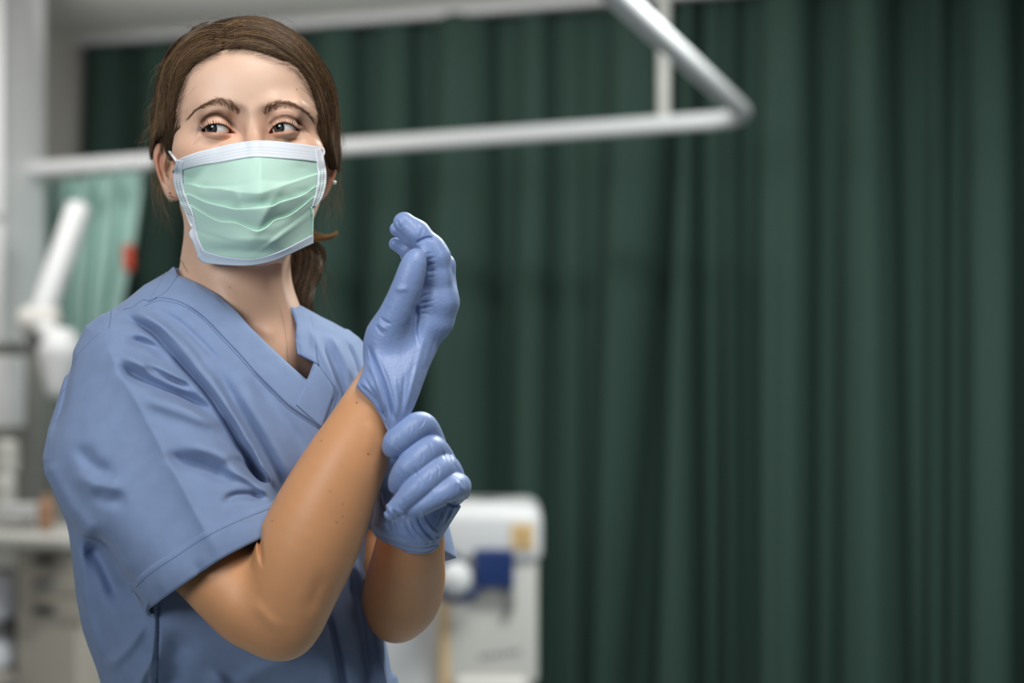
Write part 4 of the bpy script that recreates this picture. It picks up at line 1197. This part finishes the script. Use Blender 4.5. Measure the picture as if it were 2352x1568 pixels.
GUIDE_R = [[(506,106),(525,106),(552,105),(585,109),(622,120),(664,137),(700,168),(727,212),(737,255),(742,310),(750,352),(760,372)],
           [(508,100),(530,96),(562,90),(600,95),(640,110),(682,142),(716,185),(738,232),(748,280),(752,330),(760,368),(768,396)],
           [(507,88),(532,74),(565,66),(606,72),(650,92),(694,130),(730,180),(752,235),(761,285),(764,335),(770,375),(775,400)],
           [(506,72),(528,54),(560,47),(606,52),(655,74),(698,108),(738,158),(763,210),(771,262),(773,316),(776,360),(777,395)],
           [(505,60),(534,45),(561,38),(606,41),(658,61),(700,91),(741,141),(768,192),(778,254),(779,316),(782,360),(781,400)]]
GUIDE_L = [[(512,110),(492,117),(470,131),(446,145),(424,172),(412,206),(405,246),(401,290),(399,330),(396,362)],
           [(508,102),(488,104),(462,112),(436,130),(412,160),(398,200),(392,245),(388,290),(384,330),(388,372)],
           [(506,90),(482,84),(455,92),(426,112),(399,146),(383,190),(376,240),(370,290),(364,328),(362,352)],
           [(505,74),(480,66),(450,76),(416,100),(386,138),(369,182),(361,232),(357,285),(353,326),(352,362)],
           [(504,62),(474,55),(443,68),(412,90),(383,122),(367,160),(357,206),(350,265),(345,322),(343,372)]]
GUIDE_T = [[(655,560),(664,590),(660,630),(652,670),(658,705),(672,722)],
           [(690,556),(700,590),(694,630),(682,670),(690,712),(705,738)],
           [(722,556),(738,585),(728,625),(712,668),(708,705),(712,746)],
           [(728,552),(748,580),(740,615),(722,660),(714,700),(716,738)]]
def hair_paths(guides, n, m, wob, bias=None):
    G = np.array([resample(crom(g, 8), m) for g in guides])
    k = len(guides) - 1
    t = rng.uniform(0, 1, n) if bias is None else bias(n)
    i = np.minimum((t * k).astype(int), k - 1); f = (t * k - i)[:, None, None]
    p = G[i] * (1 - f) + G[i + 1] * f
    u = np.linspace(0, 1, m)
    ph = rng.uniform(0, 6.28, (n, 1)); fr = rng.uniform(1.0, 3.2, (n, 1))
    am = rng.normal(0, wob, (n, 1)) * (0.25 + u[None])
    nr = np.gradient(p, axis=1); nr = np.stack([-nr[..., 1], nr[..., 0]], -1); nr /= np.maximum(np.linalg.norm(nr, axis=2, keepdims=True), 1e-9)
    p = p + nr * (am * np.sin(ph + fr * u[None] * 6.28))[..., None] + rng.normal(0, 0.6, (n, 1, 2))
    # random start / end
    s0 = np.clip(rng.exponential(0.10, n), 0, .6) * (rng.random(n) < .8); s1 = 1 - np.clip(rng.exponential(0.08, n), 0, .5)
    uu = s0[:, None] + (s1 - s0)[:, None] * u[None]
    x = uu * (m - 1); a = np.minimum(x.astype(int), m - 2); fr_ = (x - a)[..., None]
    r = np.arange(n)[:, None]
    return p[r, a] * (1 - fr_) + p[r, a + 1] * fr_, t
def hair_col(n, t=None, gold=0.17):
    c0 = np.array(s2l(46, 34, 26)); c1 = np.array(s2l(100, 76, 52)); c2 = np.array(s2l(176, 142, 96))
    q = rng.random(n)[:, None] ** 1.9
    c = c0 * (1 - q) + c1 * q
    g = (rng.random(n) < gold)[:, None]
    return np.where(g, c1 * 0.5 + c2 * 0.5 * rng.uniform(.6, 1.2, (n, 1)), c)
def build_hair(parent, dens=1.0):
    V, Q = polygonise(HAIR, (-0.375, 1.34, 0.02), (-0.13, 1.60, 0.37), 0.0014)
    h = mesh_obj('hair', V, Q, M_HAIRCAP, parent)
    m = 26
    for guides, n, wob, lift, y1 in ((GUIDE_R, 3000, 1.6, 0.0016, 1.56), (GUIDE_L, 2600, 2.0, 0.0016, 1.56), (GUIDE_T, 900, 3.0, 0.0016, 1.60)):
        n = int(n * dens)
        p, t = hair_paths(guides, n, m, wob)
        Y, hit = trace(HAIR, p[..., 0].ravel(), p[..., 1].ravel(), 1.30, y1, it=40)
        Y = Y.reshape(n, m); hit = hit.reshape(n, m)
        for _ in range(3): Y[:, 1:-1] = (Y[:, :-2] + Y[:, 1:-1] + Y[:, 2:]) / 3
        Y = np.minimum(Y, 1.50 if guides is not GUIDE_T else 1.60)
        li = rng.uniform(-0.0002, lift, (n, 1)) + 0.001 * np.sin(np.linspace(0, 3, m))[None] * rng.uniform(0, 1, (n, 1))
        strands(UP(p[..., 0], p[..., 1], Y - li), rng.uniform(0.00012, 0.00024, n), M_HAIR, 'hair_strands', h, col=hair_col(n))
    n = 260; x0 = rng.uniform(498, 516, n); y0_ = rng.uniform(52, 108, n); u = np.linspace(0, 1, m)[None]
    sg = rng.choice([-1, 1], n)[:, None]
    qx = x0[:, None] - sg * 6 + sg * u * rng.uniform(40, 90, (n, 1)); qy = y0_[:, None] - 4 * u + rng.uniform(6, 20, (n, 1)) * u ** 2 + rng.normal(0, 2, (n, 1)) * u
    Y, _ = trace(HAIR, qx.ravel(), qy.ravel(), 1.30, 1.56, it=40)
    strands(UP(qx, qy, np.minimum(Y.reshape(n, m), 1.50) - rng.uniform(0.0002, 0.002, (n, 1))), rng.uniform(0.0001, 0.0002, n), M_HAIR, 'hair_strands', h, col=hair_col(n))
    # loose hairs standing off the head
    paths = []
    def arc(a, c, b, y, dy=0.01):
        u = np.linspace(0, 1, m)[:, None]
        q = (1 - u) ** 2 * np.array(a) + 2 * u * (1 - u) * np.array(c) + u ** 2 * np.array(b)
        q = q + np.sin(u * rng.uniform(4, 9) + rng.uniform(0, 6)) * rng.normal(0, 1.3, (1, 2))
        paths.append(UP(q[:, 0], q[:, 1], y + dy * u[:, 0] * rng.normal()))
    R = lambda a, b: rng.uniform(a, b)
    for _ in range(80):      # crown
        x = R(430, 640); arc((x, np.interp(x, [430, 505, 560, 640], [80, 60, 42, 58])), (x + R(-60, 50), R(15, 50)), (x + R(-95, 95), R(30, 110)), R(1.42, 1.50))
    for _ in range(60):      # near the temple, left
        y = R(90, 300); x = np.interp(y, [90, 150, 204, 300], [420, 376, 361, 352])
        arc((x + 8, y), (x - R(5, 50), y + R(-10, 40)), (x - R(-10, 50), y + R(20, 120)), R(1.42, 1.50))
    for _ in range(70):      # below the left ear
        arc((R(345, 372), R(330, 420)), (R(335, 400), R(430, 480)), (R(350, 432), R(455, 560)), R(1.46, 1.51))
    for _ in range(26):      # in front of the left ear
        arc((R(385, 402), R(280, 320)), (R(384, 398), R(330, 360)), (R(372, 392), R(370, 450)), 1.430)
    for _ in range(44):      # right side
        y = R(250, 420); arc((776, y), (R(785, 806), y + R(10, 60)), (R(750, 800), y + R(40, 130)), R(1.45, 1.52))
    for _ in range(36):
        arc((R(735, 772), R(380, 460)), (R(740, 800), R(440, 500)), (R(720, 790), R(480, 560)), R(1.48, 1.53))
    for _ in range(30):
        arc((R(700, 740), R(560, 620)), (R(740, 770), R(600, 680)), (R(720, 790), R(650, 760)), R(1.49, 1.53))
    paths = np.array(paths)
    strands(paths, rng.uniform(0.00007, 0.00014, len(paths)), M_HAIR, 'loose_hair_wisps', h, col=hair_col(len(paths), gold=0.5))
    # the tan tuft that sticks out beside the mask
    tf = []
    for _ in range(160):
        e = rng.normal(0, 1, 4)
        u = np.linspace(0, 1, m)[:, None]
        q = (1 - u) ** 2 * np.array([716 + e[0] * 3, 540 + e[1] * 5]) + 2 * u * (1 - u) * np.array([752, 556 + e[2] * 4]) + u ** 2 * np.array([774 + e[3] * 2, 534 + e[1] * 2.5])
        tf.append(UP(q[:, 0], q[:, 1], 1.50 + e[2] * 0.002 + 0 * u[:, 0]))
    strands(np.array(tf), 0.00016, M_HAIR, 'hair_ends', h, col=np.tile(s2l(176, 138, 92), (160, 1)) * rng.uniform(.7, 1.2, (160, 1)))
    # hairline: short soft hairs over the forehead edge
    hl = crom(HLINE[1:19], 10)
    n = 1500
    k = rng.uniform(0, len(hl) - 1.01, n); i = k.astype(int); c = hl[i] * (1 - (k - i))[:, None] + hl[i + 1] * (k - i)[:, None]
    c = c + (np.array([575, 300]) - c) * rng.exponential(0.022, (n, 1))
    tg = hl[i + 1] - hl[i]; tg /= np.linalg.norm(tg, axis=1, keepdims=True)
    out = c - np.array([575, 300]); out /= np.linalg.norm(out, axis=1, keepdims=True)
    sg = np.where(c[:, 0] < 512, -1, 1)[:, None]
    d = out * rng.uniform(0.25, 0.75, (n, 1)) + tg * sg * rng.uniform(0.8, 1.3, (n, 1))
    ln = rng.uniform(16, 44, n)
    t = np.linspace(0, 1, 9)
    pth = c[:, None] + d[:, None] * (ln[:, None] * t)[..., None] - out[:, None] * (t ** 2 * 5)[None, :, None]
    Y, _ = trace(HB, pth[..., 0].ravel(), pth[..., 1].ravel(), 1.30, 1.50, it=40)
    strands(UP(pth[..., 0], pth[..., 1], Y.reshape(n, 9) - 0.0004 - 0.0006 * t[None]), rng.uniform(0.00005, 0.0001, n), M_HAIR, 'hairline_hairs', h, col=hair_col(n, gold=.1))
    return h

def build_jewellery(parent):
    def ball(p, r, mt, nm, lb=None):
        th = np.linspace(0.02, math.pi - 0.02, 14); ph = np.linspace(0, 2 * math.pi, 18, endpoint=False)
        V = np.array([[r * math.sin(a) * math.cos(b), r * math.sin(a) * math.sin(b), r * math.cos(a)] for a in th for b in ph]) + p
        i, j = np.meshgrid(np.arange(13), np.arange(18), indexing='ij')
        q = np.stack([i * 18 + j, i * 18 + (j + 1) % 18, (i + 1) * 18 + (j + 1) % 18, (i + 1) * 18 + j], -1).reshape(-1, 4)
        return tag(mesh_obj(nm, V, q, mt, parent), lb)
    def on(px, py, back=0.0):
        y, _ = trace(BODY, np.array([px]), np.array([py]), 1.25, 1.55); return P(px, py, float(y[0]) - back)
    ball(P(768, 419, 1.449), 0.0022, M_PEARL, 'earring', 'white pearl earring')
    ball(on(398.5, 394, .001), 0.0014, M_TURQ, 'earring', 'tiny turquoise stud in the ear')
    ball(on(389, 443, .001), 0.0010, M_METAL, 'earring', 'tiny silver stud in the ear lobe')
    ball(on(747.5, 431, .0005), 0.0011, M_METAL, 'earring', 'tiny silver stud in the ear')
    th = np.linspace(0, 2 * math.pi, 24)
    c = P(392, 456, 1.444)
    V, Q = tube(np.stack([c[0] + 0.0022 * np.cos(th), c[1] + 0.0010 * np.cos(th), c[2] + 0.0030 * np.sin(th)], 1), 0.0005, 6, cap=False)
    tag(mesh_obj('earring', V, Q, M_METAL, parent), 'small silver hoop earring')
    nl = empty('necklace', P(560, 850, 1.41)); nl.parent = parent; nl.location = np.array(nl.location) - np.array(parent.location)
    for pts in ([(413,592),(420,604),(426,616),(432,626)], [(640,700),(648,730),(654,760),(658,790),(660,815),(663,836)]):
        p = resample(crom(pts, 6), 90)
        Y, _ = trace(BODY, p[:, 0], p[:, 1], 1.25, 1.55)
        V, Q = tube(UP(p[:, 0] + 0.5 * np.sin(np.arange(90) * 2.1), p[:, 1], Y - 0.0003), 0.00028, 6)
        mesh_obj('chain', V, Q, M_METAL, nl)
# ------------------------------------------------------------------ assemble the person
person = empty('person', (-0.27, 1.44, -CAMH), 'person in blue scrubs and pale green face mask pulling on a blue glove', 'person')
build_body(person)
build_eye(EYC_L, (484.5, 294.5), person, 'grey eye looking to the side')
build_eye(EYC_R, (639.0, 292.8), person, 'grey eye looking to the side')
build_face_hair(person)
build_hair(person)
build_mask(person)
build_jewellery(person)
scrub_top = build_scrub(person)
scrub_details(scrub_top)
build_gloves(person)
# ------------------------------------------------------------------ the room behind
AU = math.radians(17.2)
U_ = np.array([math.cos(AU), -math.sin(AU), 0]); W_ = np.array([math.sin(AU), math.cos(AU), 0]); Z_ = np.array([0, 0, 1.0])
C0 = np.array([-1.97, 6.66, 0])       # far left corner, where the green curtain starts
CEIL = 1.57; FLR = -CAMH
M_WALL = material('wall_paint', s2l(205, 200, 194), rough=0.8, spec=0.2, noise=(2, .97))
M_CEIL = material('ceiling_paint', s2l(234, 231, 226), rough=0.9, spec=0.1, noise=(3, .96))
M_FLOOR = material('vinyl_floor', s2l(150, 156, 158), rough=0.4, noise=(6, .9))
M_CURT = material('green_curtain_cloth', s2l(58, 78, 71), rough=0.9, spec=0.08, bump=[(500, .0004, 2)])
M_MINT = material('mint_curtain_cloth', s2l(172, 204, 196), rough=0.85, spec=0.15)
M_WHITE = material('white_enamel', s2l(205, 205, 206), rough=0.4)
M_CREAM = material('cream_plastic', s2l(196, 194, 188), rough=0.45)
M_BEIGE = material('beige_laminate', s2l(196, 188, 176), rough=0.5)
M_GREYP = material('grey_plastic', s2l(120, 120, 120), rough=0.5)
M_DARK = material('dark_plastic', s2l(50, 50, 52), rough=0.4)
M_NAVY = material('navy_plastic', s2l(22, 46, 96), rough=0.35)
M_TAN = material('tan_label', s2l(206, 178, 138), rough=0.6)
M_OCH = material('ochre_mark', s2l(170, 132, 60), rough=0.6)
M_RED = material('red_plastic', s2l(190, 70, 44), rough=0.5)
M_AMBER = material('amber_glass', s2l(170, 130, 104), rough=0.3)
M_LINEN = material('white_linen', s2l(224, 226, 234), rough=0.9, bump=[(30, .01, 2)])
M_DIFF = material('light_diffuser', s2l(240, 240, 240), rough=0.5, emit=((1, 1, .97), 1.5))

def box(c, s, ax=(U_, W_, Z_), bev=0.0):
    """box from centre, full sizes; bevelled edges as real geometry (superellipse-free: chamfer)"""
    c = np.asarray(c, float); s = np.asarray(s, float) / 2
    b = min(bev, s.min() * 0.98)
    if b <= 0:
        V = [c + i * s[0] * ax[0] + j * s[1] * ax[1] + k * s[2] * ax[2] for i in (-1, 1) for j in (-1, 1) for k in (-1, 1)]
        Fc = np.array([[0, 1, 3, 2], [4, 6, 7, 5], [0, 4, 5, 1], [2, 3, 7, 6], [0, 2, 6, 4], [1, 5, 7, 3]])
        return np.array(V), Fc
    # rounded box: sphere grid pushed to the corners
    n = 12
    th = np.linspace(0, math.pi, 2 * n); ph = np.linspace(0, 2 * math.pi, 4 * n, endpoint=False) + math.pi / (4 * n)
    T, H = np.meshgrid(th, ph, indexing='ij')
    d = np.stack([np.sin(T) * np.cos(H), np.sin(T) * np.sin(H), np.cos(T)], -1)
    sg = np.where(np.abs(d) < 1e-9, 0, np.sign(d)); sg[..., 2] = np.where(np.arange(2 * n)[:, None] < n, 1, -1)
    q = sg * (s - b) + d * b
    V = c + q[..., 0:1] * ax[0] + q[..., 1:2] * ax[1] + q[..., 2:3] * ax[2]
    i, j = np.meshgrid(np.arange(2 * n - 1), np.arange(4 * n), indexing='ij'); m = 4 * n
    f = np.stack([i * m + j, i * m + (j + 1) % m, (i + 1) * m + (j + 1) % m, (i + 1) * m + j], -1).reshape(-1, 4)
    caps = [np.stack([np.arange(m // 2 - 1) , np.arange(1, m // 2), m - 1 - np.arange(1, m // 2), m - 1 - np.arange(m // 2 - 1)], 1)]
    caps.append(caps[0][:, ::-1] + (2 * n - 1) * m)
    return V.reshape(-1, 3), np.concatenate([f] + caps)
def cyl(c, r, h, axis=Z_, n=28, r2=None):
    axis = np.asarray(axis, float) / np.linalg.norm(axis); c = np.asarray(c, float)
    r2 = r if r2 is None else r2
    return tube(np.linspace(c - axis * h / 2, c + axis * h / 2, 6), np.linspace(r, r2, 6), n)
def ob(name, geo, mat, parent=None, label=None, cat=None, kind=None, group=None, smooth=True):
    if isinstance(geo, list): geo = merge(geo)
    o = mesh_obj(name, geo[0], geo[1], mat, parent, smooth=smooth)
    return tag(o, label, cat, group, kind)
def at(px, py, Y): return P(px, py, Y)

# shell
ob('floor', box((0.6, 2.8, FLR - 0.05), (8.4, 10.4, 0.10)), M_FLOOR, kind='structure', smooth=False)
# ceiling with two recessed light openings left as plain panels
ob('ceiling', box((0.6, 2.8, CEIL + 0.05), (8.4, 10.4, 0.10)), M_CEIL, kind='structure', smooth=False)
ob('wall_back', box(C0 + U_ * 2.6 + W_ * 0.35 + Z_ * (CEIL + FLR) / 2, (5.8, 0.1, CEIL - FLR)), M_WALL, kind='structure', smooth=False)
ob('wall_left', box(C0 - U_ * 0.07 - W_ * 1.9 + Z_ * (CEIL + FLR) / 2, (0.1, 4.6, CEIL - FLR)), M_WALL, kind='structure', smooth=False)
ob('trim_1', box(C0 + U_ * 2.6 - W_ * 0.10 + Z_ * (CEIL - 0.018), (5.3, 0.05, 0.036)), M_WHITE, kind='structure', smooth=False)

# the long dark green curtain
def sfrom(px):
    k = (px - 1176.0) / F
    return (C0[1] * k - C0[0]) / (U_[0] - U_[1] * k)
CB = [(150,200,150,200,.6),(205,300,205,300,.8),(318,420,315,420,.6),(440,560,440,560,.7),(580,700,578,700,.7),(716,830,700,815,.9),(862,960,850,955,.7),(985,1145,972,1140,.9),
      (1188,1268,1178,1262,.6),(1292,1340,1290,1340,.15),(1385,1515,1376,1470,1.0),(1548,1606,1520,1608,.85),(1614,1662,1620,1656,.3),(1668,1702,1672,1704,.5),
      (1742,1878,1742,1875,1.0),(1930,2076,1925,2088,1.0),(2134,2174,2128,2174,.6),(2216,2345,2213,2345,.9),(2366,2480,2366,2480,.8),(2500,2640,2500,2640,.9),(2660,2800,2660,2800,.8)]
def build_curtain():
    ns, nz = 2200, 60
    s = np.linspace(-0.03, 5.25, ns)
    z = np.linspace(CEIL - 0.03, FLR + 0.02, nz)
    V = np.zeros((ns, nz, 3))
    for j, zz in enumerate(z):
        low = (CEIL - zz) / (CEIL - FLR)
        t = np.clip((0.22 - zz) / (0.22 + 0.88), -0.8, 1.4)
        f = np.zeros(ns)
        for i, (a0, a1, b0, b1, am) in enumerate(CB):
            x0 = sfrom(a0 + (b0 - a0) * t); x1 = sfrom(a1 + (b1 - a1) * t)
            c = (x0 + x1) / 2; hw = (x1 - x0) / 2 * (0.86 + 0.14 * min(1, low * 3)) + 0.004
            u_ = np.clip(np.abs((s - c) / hw), 0, 1)
            lobe = np.sqrt(np.maximum(1 - u_ ** 2.2, 0))
            # every fold has its own soft dimple, so no two look alike
            lobe = lobe * (1 - 0.16 * math.sin(i * 2.3 + 1) * np.exp(-((s - c - 0.3 * hw * math.sin(i * 1.7)) / (0.35 * hw)) ** 2))
            f = np.maximum(f, am * lobe)
        f = np.convolve(np.pad(f, 2, mode='edge'), np.ones(5) / 5, 'valid')
        f = f * (0.55 + 0.45 * min(1, low * 2.0))
        V[:, j] = C0 + s[:, None] * U_ - f[:, None] * 0.24 * W_ + zz * Z_
    VV, Q = thicken(V.reshape(-1, 3), ns, nz, 0.002)
    ob('privacy_curtain', (VV, Q), M_CURT, label='long dark green pleated curtain hanging across the back of the ward', cat='curtain')
build_curtain()

# white curtain rail with rounded corner and its hanger
RZ = 0.845
Cn = np.array([0.775, 4.62, RZ]); Dr = np.array([-0.345, -0.939, 0.0]); Dr /= np.linalg.norm(Dr)
ra = 0.17
p0 = Cn - U_ * ra; p1 = Cn + Dr * ra
u = np.linspace(0, 1, 16)[:, None]
corner = (1 - u) ** 2 * p0 + 2 * u * (1 - u) * Cn + u ** 2 * p1
left_end = Cn - U_ * 3.02 + np.array([0, 0, -0.05])
path = np.vstack([np.linspace(left_end, p0, 24)[:-1], corner, np.linspace(p1, p1 + Dr * 2.6, 14)[1:]])
rail = empty('curtain_rail', (Cn[0], Cn[1], CEIL), 'white L-shaped curtain rail with a rounded corner hanging below the ceiling', 'curtain rail')
ob('rail_tube', tube(path, 0.0285, 16), M_WHITE, rail)
hp = Cn - U_ * 0.50
hx = at(1520, 300, hp[1])[0]
hp = Cn + U_ * ((hx - Cn[0]) / U_[0])
ob('hanger_rod', cyl((hp[0], hp[1], (RZ + CEIL) / 2), 0.021, CEIL - RZ), M_CREAM, rail)
hq = p1 + Dr * 2.0
ob('hanger_rod', cyl((hq[0], hq[1], (RZ + CEIL) / 2), 0.021, CEIL - RZ), M_CREAM, rail)

# mint curtain bunched on the rail at the left
def build_mint():
    ns, nz = 160, 30
    V = np.zeros((ns, nz, 3))
    for j in range(nz):
        t = j / (nz - 1)
        py = 392 + t * 640
        l = np.interp(py, [392, 700, 1040], [104, 112, 140]); r = np.interp(py, [392, 560, 700, 1040], [334, 312, 282, 250])
        a = np.linspace(0, 1, ns)
        px = l + (r - l) * a
        D = 5.72 - 0.30 * a + 0.035 * np.sin(a * 24 + t) + 0.02 * np.sin(a * 51)
        V[:, j] = UP(px, np.full(ns, py), D)
        V[:, j, 2] = np.interp(t, [0, 1], [0.80, -0.28])
    VV, Q = thicken(V.reshape(-1, 3), ns, nz, 0.002)
    ob('privacy_curtain', (VV, Q), M_MINT, label='short pale mint curtain gathered under the rail at the left wall', cat='curtain')
build_mint()
ob('curtain_clip', cyl(at(295, 592, 5.30), 0.020, 0.085), M_RED, label='small red clip on the edge of the mint curtain', cat='clip')

# tall white wall cabinet at the left edge
wc = empty('wall_cabinet', at(20, 790, 5.2), 'tall white wall cabinet with two doors at the left edge', 'cabinet')
cc = at(-70, 400, 5.3); zt, zb = 1.50, 0.13
ob('body', box((cc[0] - 0.01, 5.42, (zt + zb) / 2), (0.38, 0.30, zt - zb), bev=0.008), M_WHITE, wc)
ob('door', box((cc[0] - 0.015, 5.25, (0.585 + zt) / 2), (0.375, 0.02, zt - 0.60), bev=0.006), M_WHITE, wc)
ob('door', box((cc[0] - 0.015, 5.25, (0.57 + zb) / 2), (0.375, 0.02, 0.57 - zb), bev=0.006), M_WHITE, wc)

# examination lamp: sloping arm and round head
lamp = empty('examination_lamp', at(70, 760, 5.0), 'white examination lamp with a sloping arm in front of the mint curtain', 'lamp')
ob('lamp_arm', tube(np.linspace(at(182, 478, 5.0), at(92, 735, 4.9), 12), 0.044, 16), M_WHITE, lamp)
ob('lamp_joint', cyl(at(92, 735, 4.9), 0.05, 0.10, axis=(1, 0, 0)), M_CREAM, lamp)
ob('lamp_arm', tube(np.linspace(at(92, 735, 4.9), at(140, 800, 4.8), 8), 0.035, 14), M_WHITE, lamp)
ob('lamp_head', tube(np.linspace(at(143, 770, 4.75), at(128, 905, 4.7), 10), np.interp(np.linspace(0, 1, 10), [0, .3, 1], [0.05, 0.075, 0.03]), 24), M_WHITE, lamp)
ob('lamp_post', tube(np.linspace(at(92, 735, 4.92), np.array([at(70, 735, 4.92)[0], 4.92, 0.1]), 8), 0.03, 12), M_GREYP, lamp)

# grey column standing in for wall shade, and shelf with supplies under the cabinet
ob('wall_shade_block', box(at(76, 965, 5.45), (0.115, 0.12, 0.66), bev=0.01), material('shade_grey', s2l(128, 128, 124), rough=.5), label='grey upright column standing in for wall shade beneath the white wall cabinet', cat='column')
ob('supply_box', box(at(14, 900, 5.2), (0.085, 0.12, 0.26), bev=0.01), M_WHITE, label='tall white box standing at the far left under the cabinet', cat='box')
ob('supply_jar', cyl(at(16, 1052, 5.0), 0.042, 0.10, r2=0.038), M_CREAM, label='pale jar on the left edge under the tall white box', cat='jar')
ob('supply_jar', cyl(at(12, 1130, 4.9), 0.036, 0.09), M_CREAM, label='short pale jar just above the counter at the left edge', cat='jar')

# counter unit
ct = empty('drawer_cabinet', np.array([at(60, 1240, 4.75)[0], 4.75, FLR]), 'beige drawer cabinet with dark handles under the worktop at the left', 'cabinet')
cx = at(110, 1240, 4.7)[0]
ztop = at(0, 1222, 4.6)[2]
ob('top', box((cx + 0.083, 4.80, ztop - 0.041), (0.235, 0.41, 0.012), bev=0.004), M_BEIGE, ct)
ob('body', box((cx + 0.083, 4.80, (ztop - 0.048 + FLR + 0.06) / 2), (0.23, 0.40, ztop - 0.048 - FLR - 0.06), bev=0.006), M_BEIGE, ct)
ob('plinth', box((cx + 0.083, 4.82, FLR + 0.03), (0.20, 0.34, 0.06)), M_GREYP, ct, smooth=False)
for k, py in enumerate((1285, 1340, 1400)):
    zc = at(0, py, 4.58)[2]
    d = ob('drawer', box((cx + 0.075, 4.595, zc), (0.20, 0.02, 0.072), bev=0.004), M_BEIGE, ct)
    ob('handle', box((at(98, py, 4.56)[0], 4.572, zc), (0.072, 0.025, 0.028), bev=0.008), M_DARK if k != 1 else M_GREYP, d)
ob('worktop', box((cx - 0.16, 4.75, ztop - 0.015), (0.80, 0.46, 0.035), bev=0.01), M_CREAM, label='off-white worktop resting on the beige drawer cabinet at the left', cat='worktop')
ob('medicine_bottle', [cyl(at(105, 1186, 4.62) + np.array([0, 0, 0.005]), 0.026, 0.075), cyl(at(105, 1150, 4.62), 0.014, 0.03)], M_AMBER, label='amber medicine bottle standing on the white worktop', cat='bottle')
ob('tissue_box', box(at(42, 1180, 4.72), (0.12, 0.10, 0.07), bev=0.01), M_WHITE, label='low white box on the worktop left of the amber bottle', cat='box')
LX = -1.712
zz = at(0, 1548, 4.6)[2]
sh = empty('linen_shelf', np.array([LX, 4.72, FLR]), 'open beige shelf unit holding linen under the worktop', 'shelf')
ob('board', box((LX, 4.74, zz - 0.012), (0.20, 0.34, 0.02), bev=0.003), M_BEIGE, sh)
for sx in (-0.1, 0.1):
    for sy in (4.60, 4.88): ob('leg', box((LX + sx * 0.85, sy, (zz - 0.022 + FLR) / 2), (0.02, 0.02, zz - 0.022 - FLR), bev=0.003), M_GREYP, sh)
ob('folded_linen', [box((LX - 0.005, 4.72, zz + 0.052), (0.17, 0.24, 0.10), bev=0.035)], M_LINEN, label='lower white bundle of linen beneath the grey bag', cat='linen')
ob('grey_bag', [box((LX - 0.01, 4.71, zz + 0.132), (0.15, 0.22, 0.055), bev=0.026)], M_GREYP, label='dark grey bag squeezed between two bundles of linen', cat='bag')
ob('folded_linen', [box((LX, 4.72, zz + 0.240), (0.165, 0.24, 0.155), bev=0.035)], M_LINEN, label='upper white bundle of linen just under the worktop', cat='linen')

# white bedside machine at the right
MY = 4.20
mz = lambda py: at(0, py, MY)[2]; mx_ = lambda px: at(px, 0, MY)[0]
AX = (np.array([1.0, 0, 0]), np.array([0, 1.0, 0]), Z_)
mc = empty('dialysis_machine', (mx_(1110), MY + 0.2, FLR), 'white hospital machine with navy panel and coiled blue tube beside the green curtain', 'machine')
def mbox(x0, x1, y0, y1, yf, dep, bev): return box(((mx_(x0) + mx_(x1)) / 2, yf + dep / 2, (mz(y0) + mz(y1)) / 2), (mx_(x1) - mx_(x0), dep, mz(y0) - mz(y1)), ax=AX, bev=bev)
ob('housing', mbox(1018, 1236, 1250, 1580, MY, 0.40, 0.03), M_CREAM, mc)
ob('side_housing', mbox(868, 1012, 1330, 1640, MY + 0.03, 0.38, 0.02), M_WHITE, mc)
ob('hood', mbox(985, 1246, 1163, 1300, MY - 0.02, 0.42, 0.045), M_WHITE, mc)
ob('side_strip', mbox(1008, 1034, 1385, 1640, MY - 0.008, 0.05, 0.01), M_TAN, mc)
ob('base', mbox(1040, 1215, 1552, 1640, MY - 0.03, 0.42, 0.03), M_CREAM, mc)
ob('base', box(((mx_(900) + mx_(1230)) / 2, MY + 0.2, (mz(1640) + FLR + 0.06) / 2), (mx_(1230) - mx_(900), 0.42, mz(1640) - FLR - 0.06), ax=AX, bev=0.02), M_CREAM, mc)
for wx in (910, 1215):
    for wy in (0.05, 0.36):
        ob('castor', cyl((mx_(wx), MY + wy, FLR + 0.03), 0.03, 0.025, axis=(1, 0, 0)), M_DARK, mc)
ob('display_panel', mbox(1090, 1180, 1258, 1347, MY - 0.045, 0.05, 0.008), M_NAVY, mc)
lb = ob('warning_label', mbox(1172, 1226, 1200, 1262, MY - 0.024, 0.01, 0.003), M_TAN, mc)
ob('label_mark', mbox(1196, 1208, 1208, 1256, MY - 0.028, 0.01, 0.002), M_OCH, lb)
ob('latch_handle', mbox(1160, 1182, 1350, 1402, MY - 0.03, 0.05, 0.012), M_GREYP, mc)
for k in range(7):
    x = 1102 + k * 14
    ob('printed_mark', mbox(x, x + 8, 1503 - k * 2.2, 1514 - k * 2.2, MY - 0.003, 0.01, 0.001), M_GREYP, mc)
cdisk = at(1046, 1328, MY - 0.09)
ob('filter_disc', cyl(cdisk, 0.047, 0.05, axis=(0, 1, 0), n=36), M_WHITE, mc)
th = np.linspace(math.radians(95), math.radians(325), 40)
c2 = at(1052, 1324, MY - 0.06)
ob('coiled_tube', tube(np.stack([c2[0] + 0.068 * np.cos(th), np.full(40, c2[1]), c2[2] + 0.062 * np.sin(th)], 1), np.interp(np.linspace(0, 1, 40), [0, .5, 1], [.012, .021, .012]), 12), M_NAVY, mc)
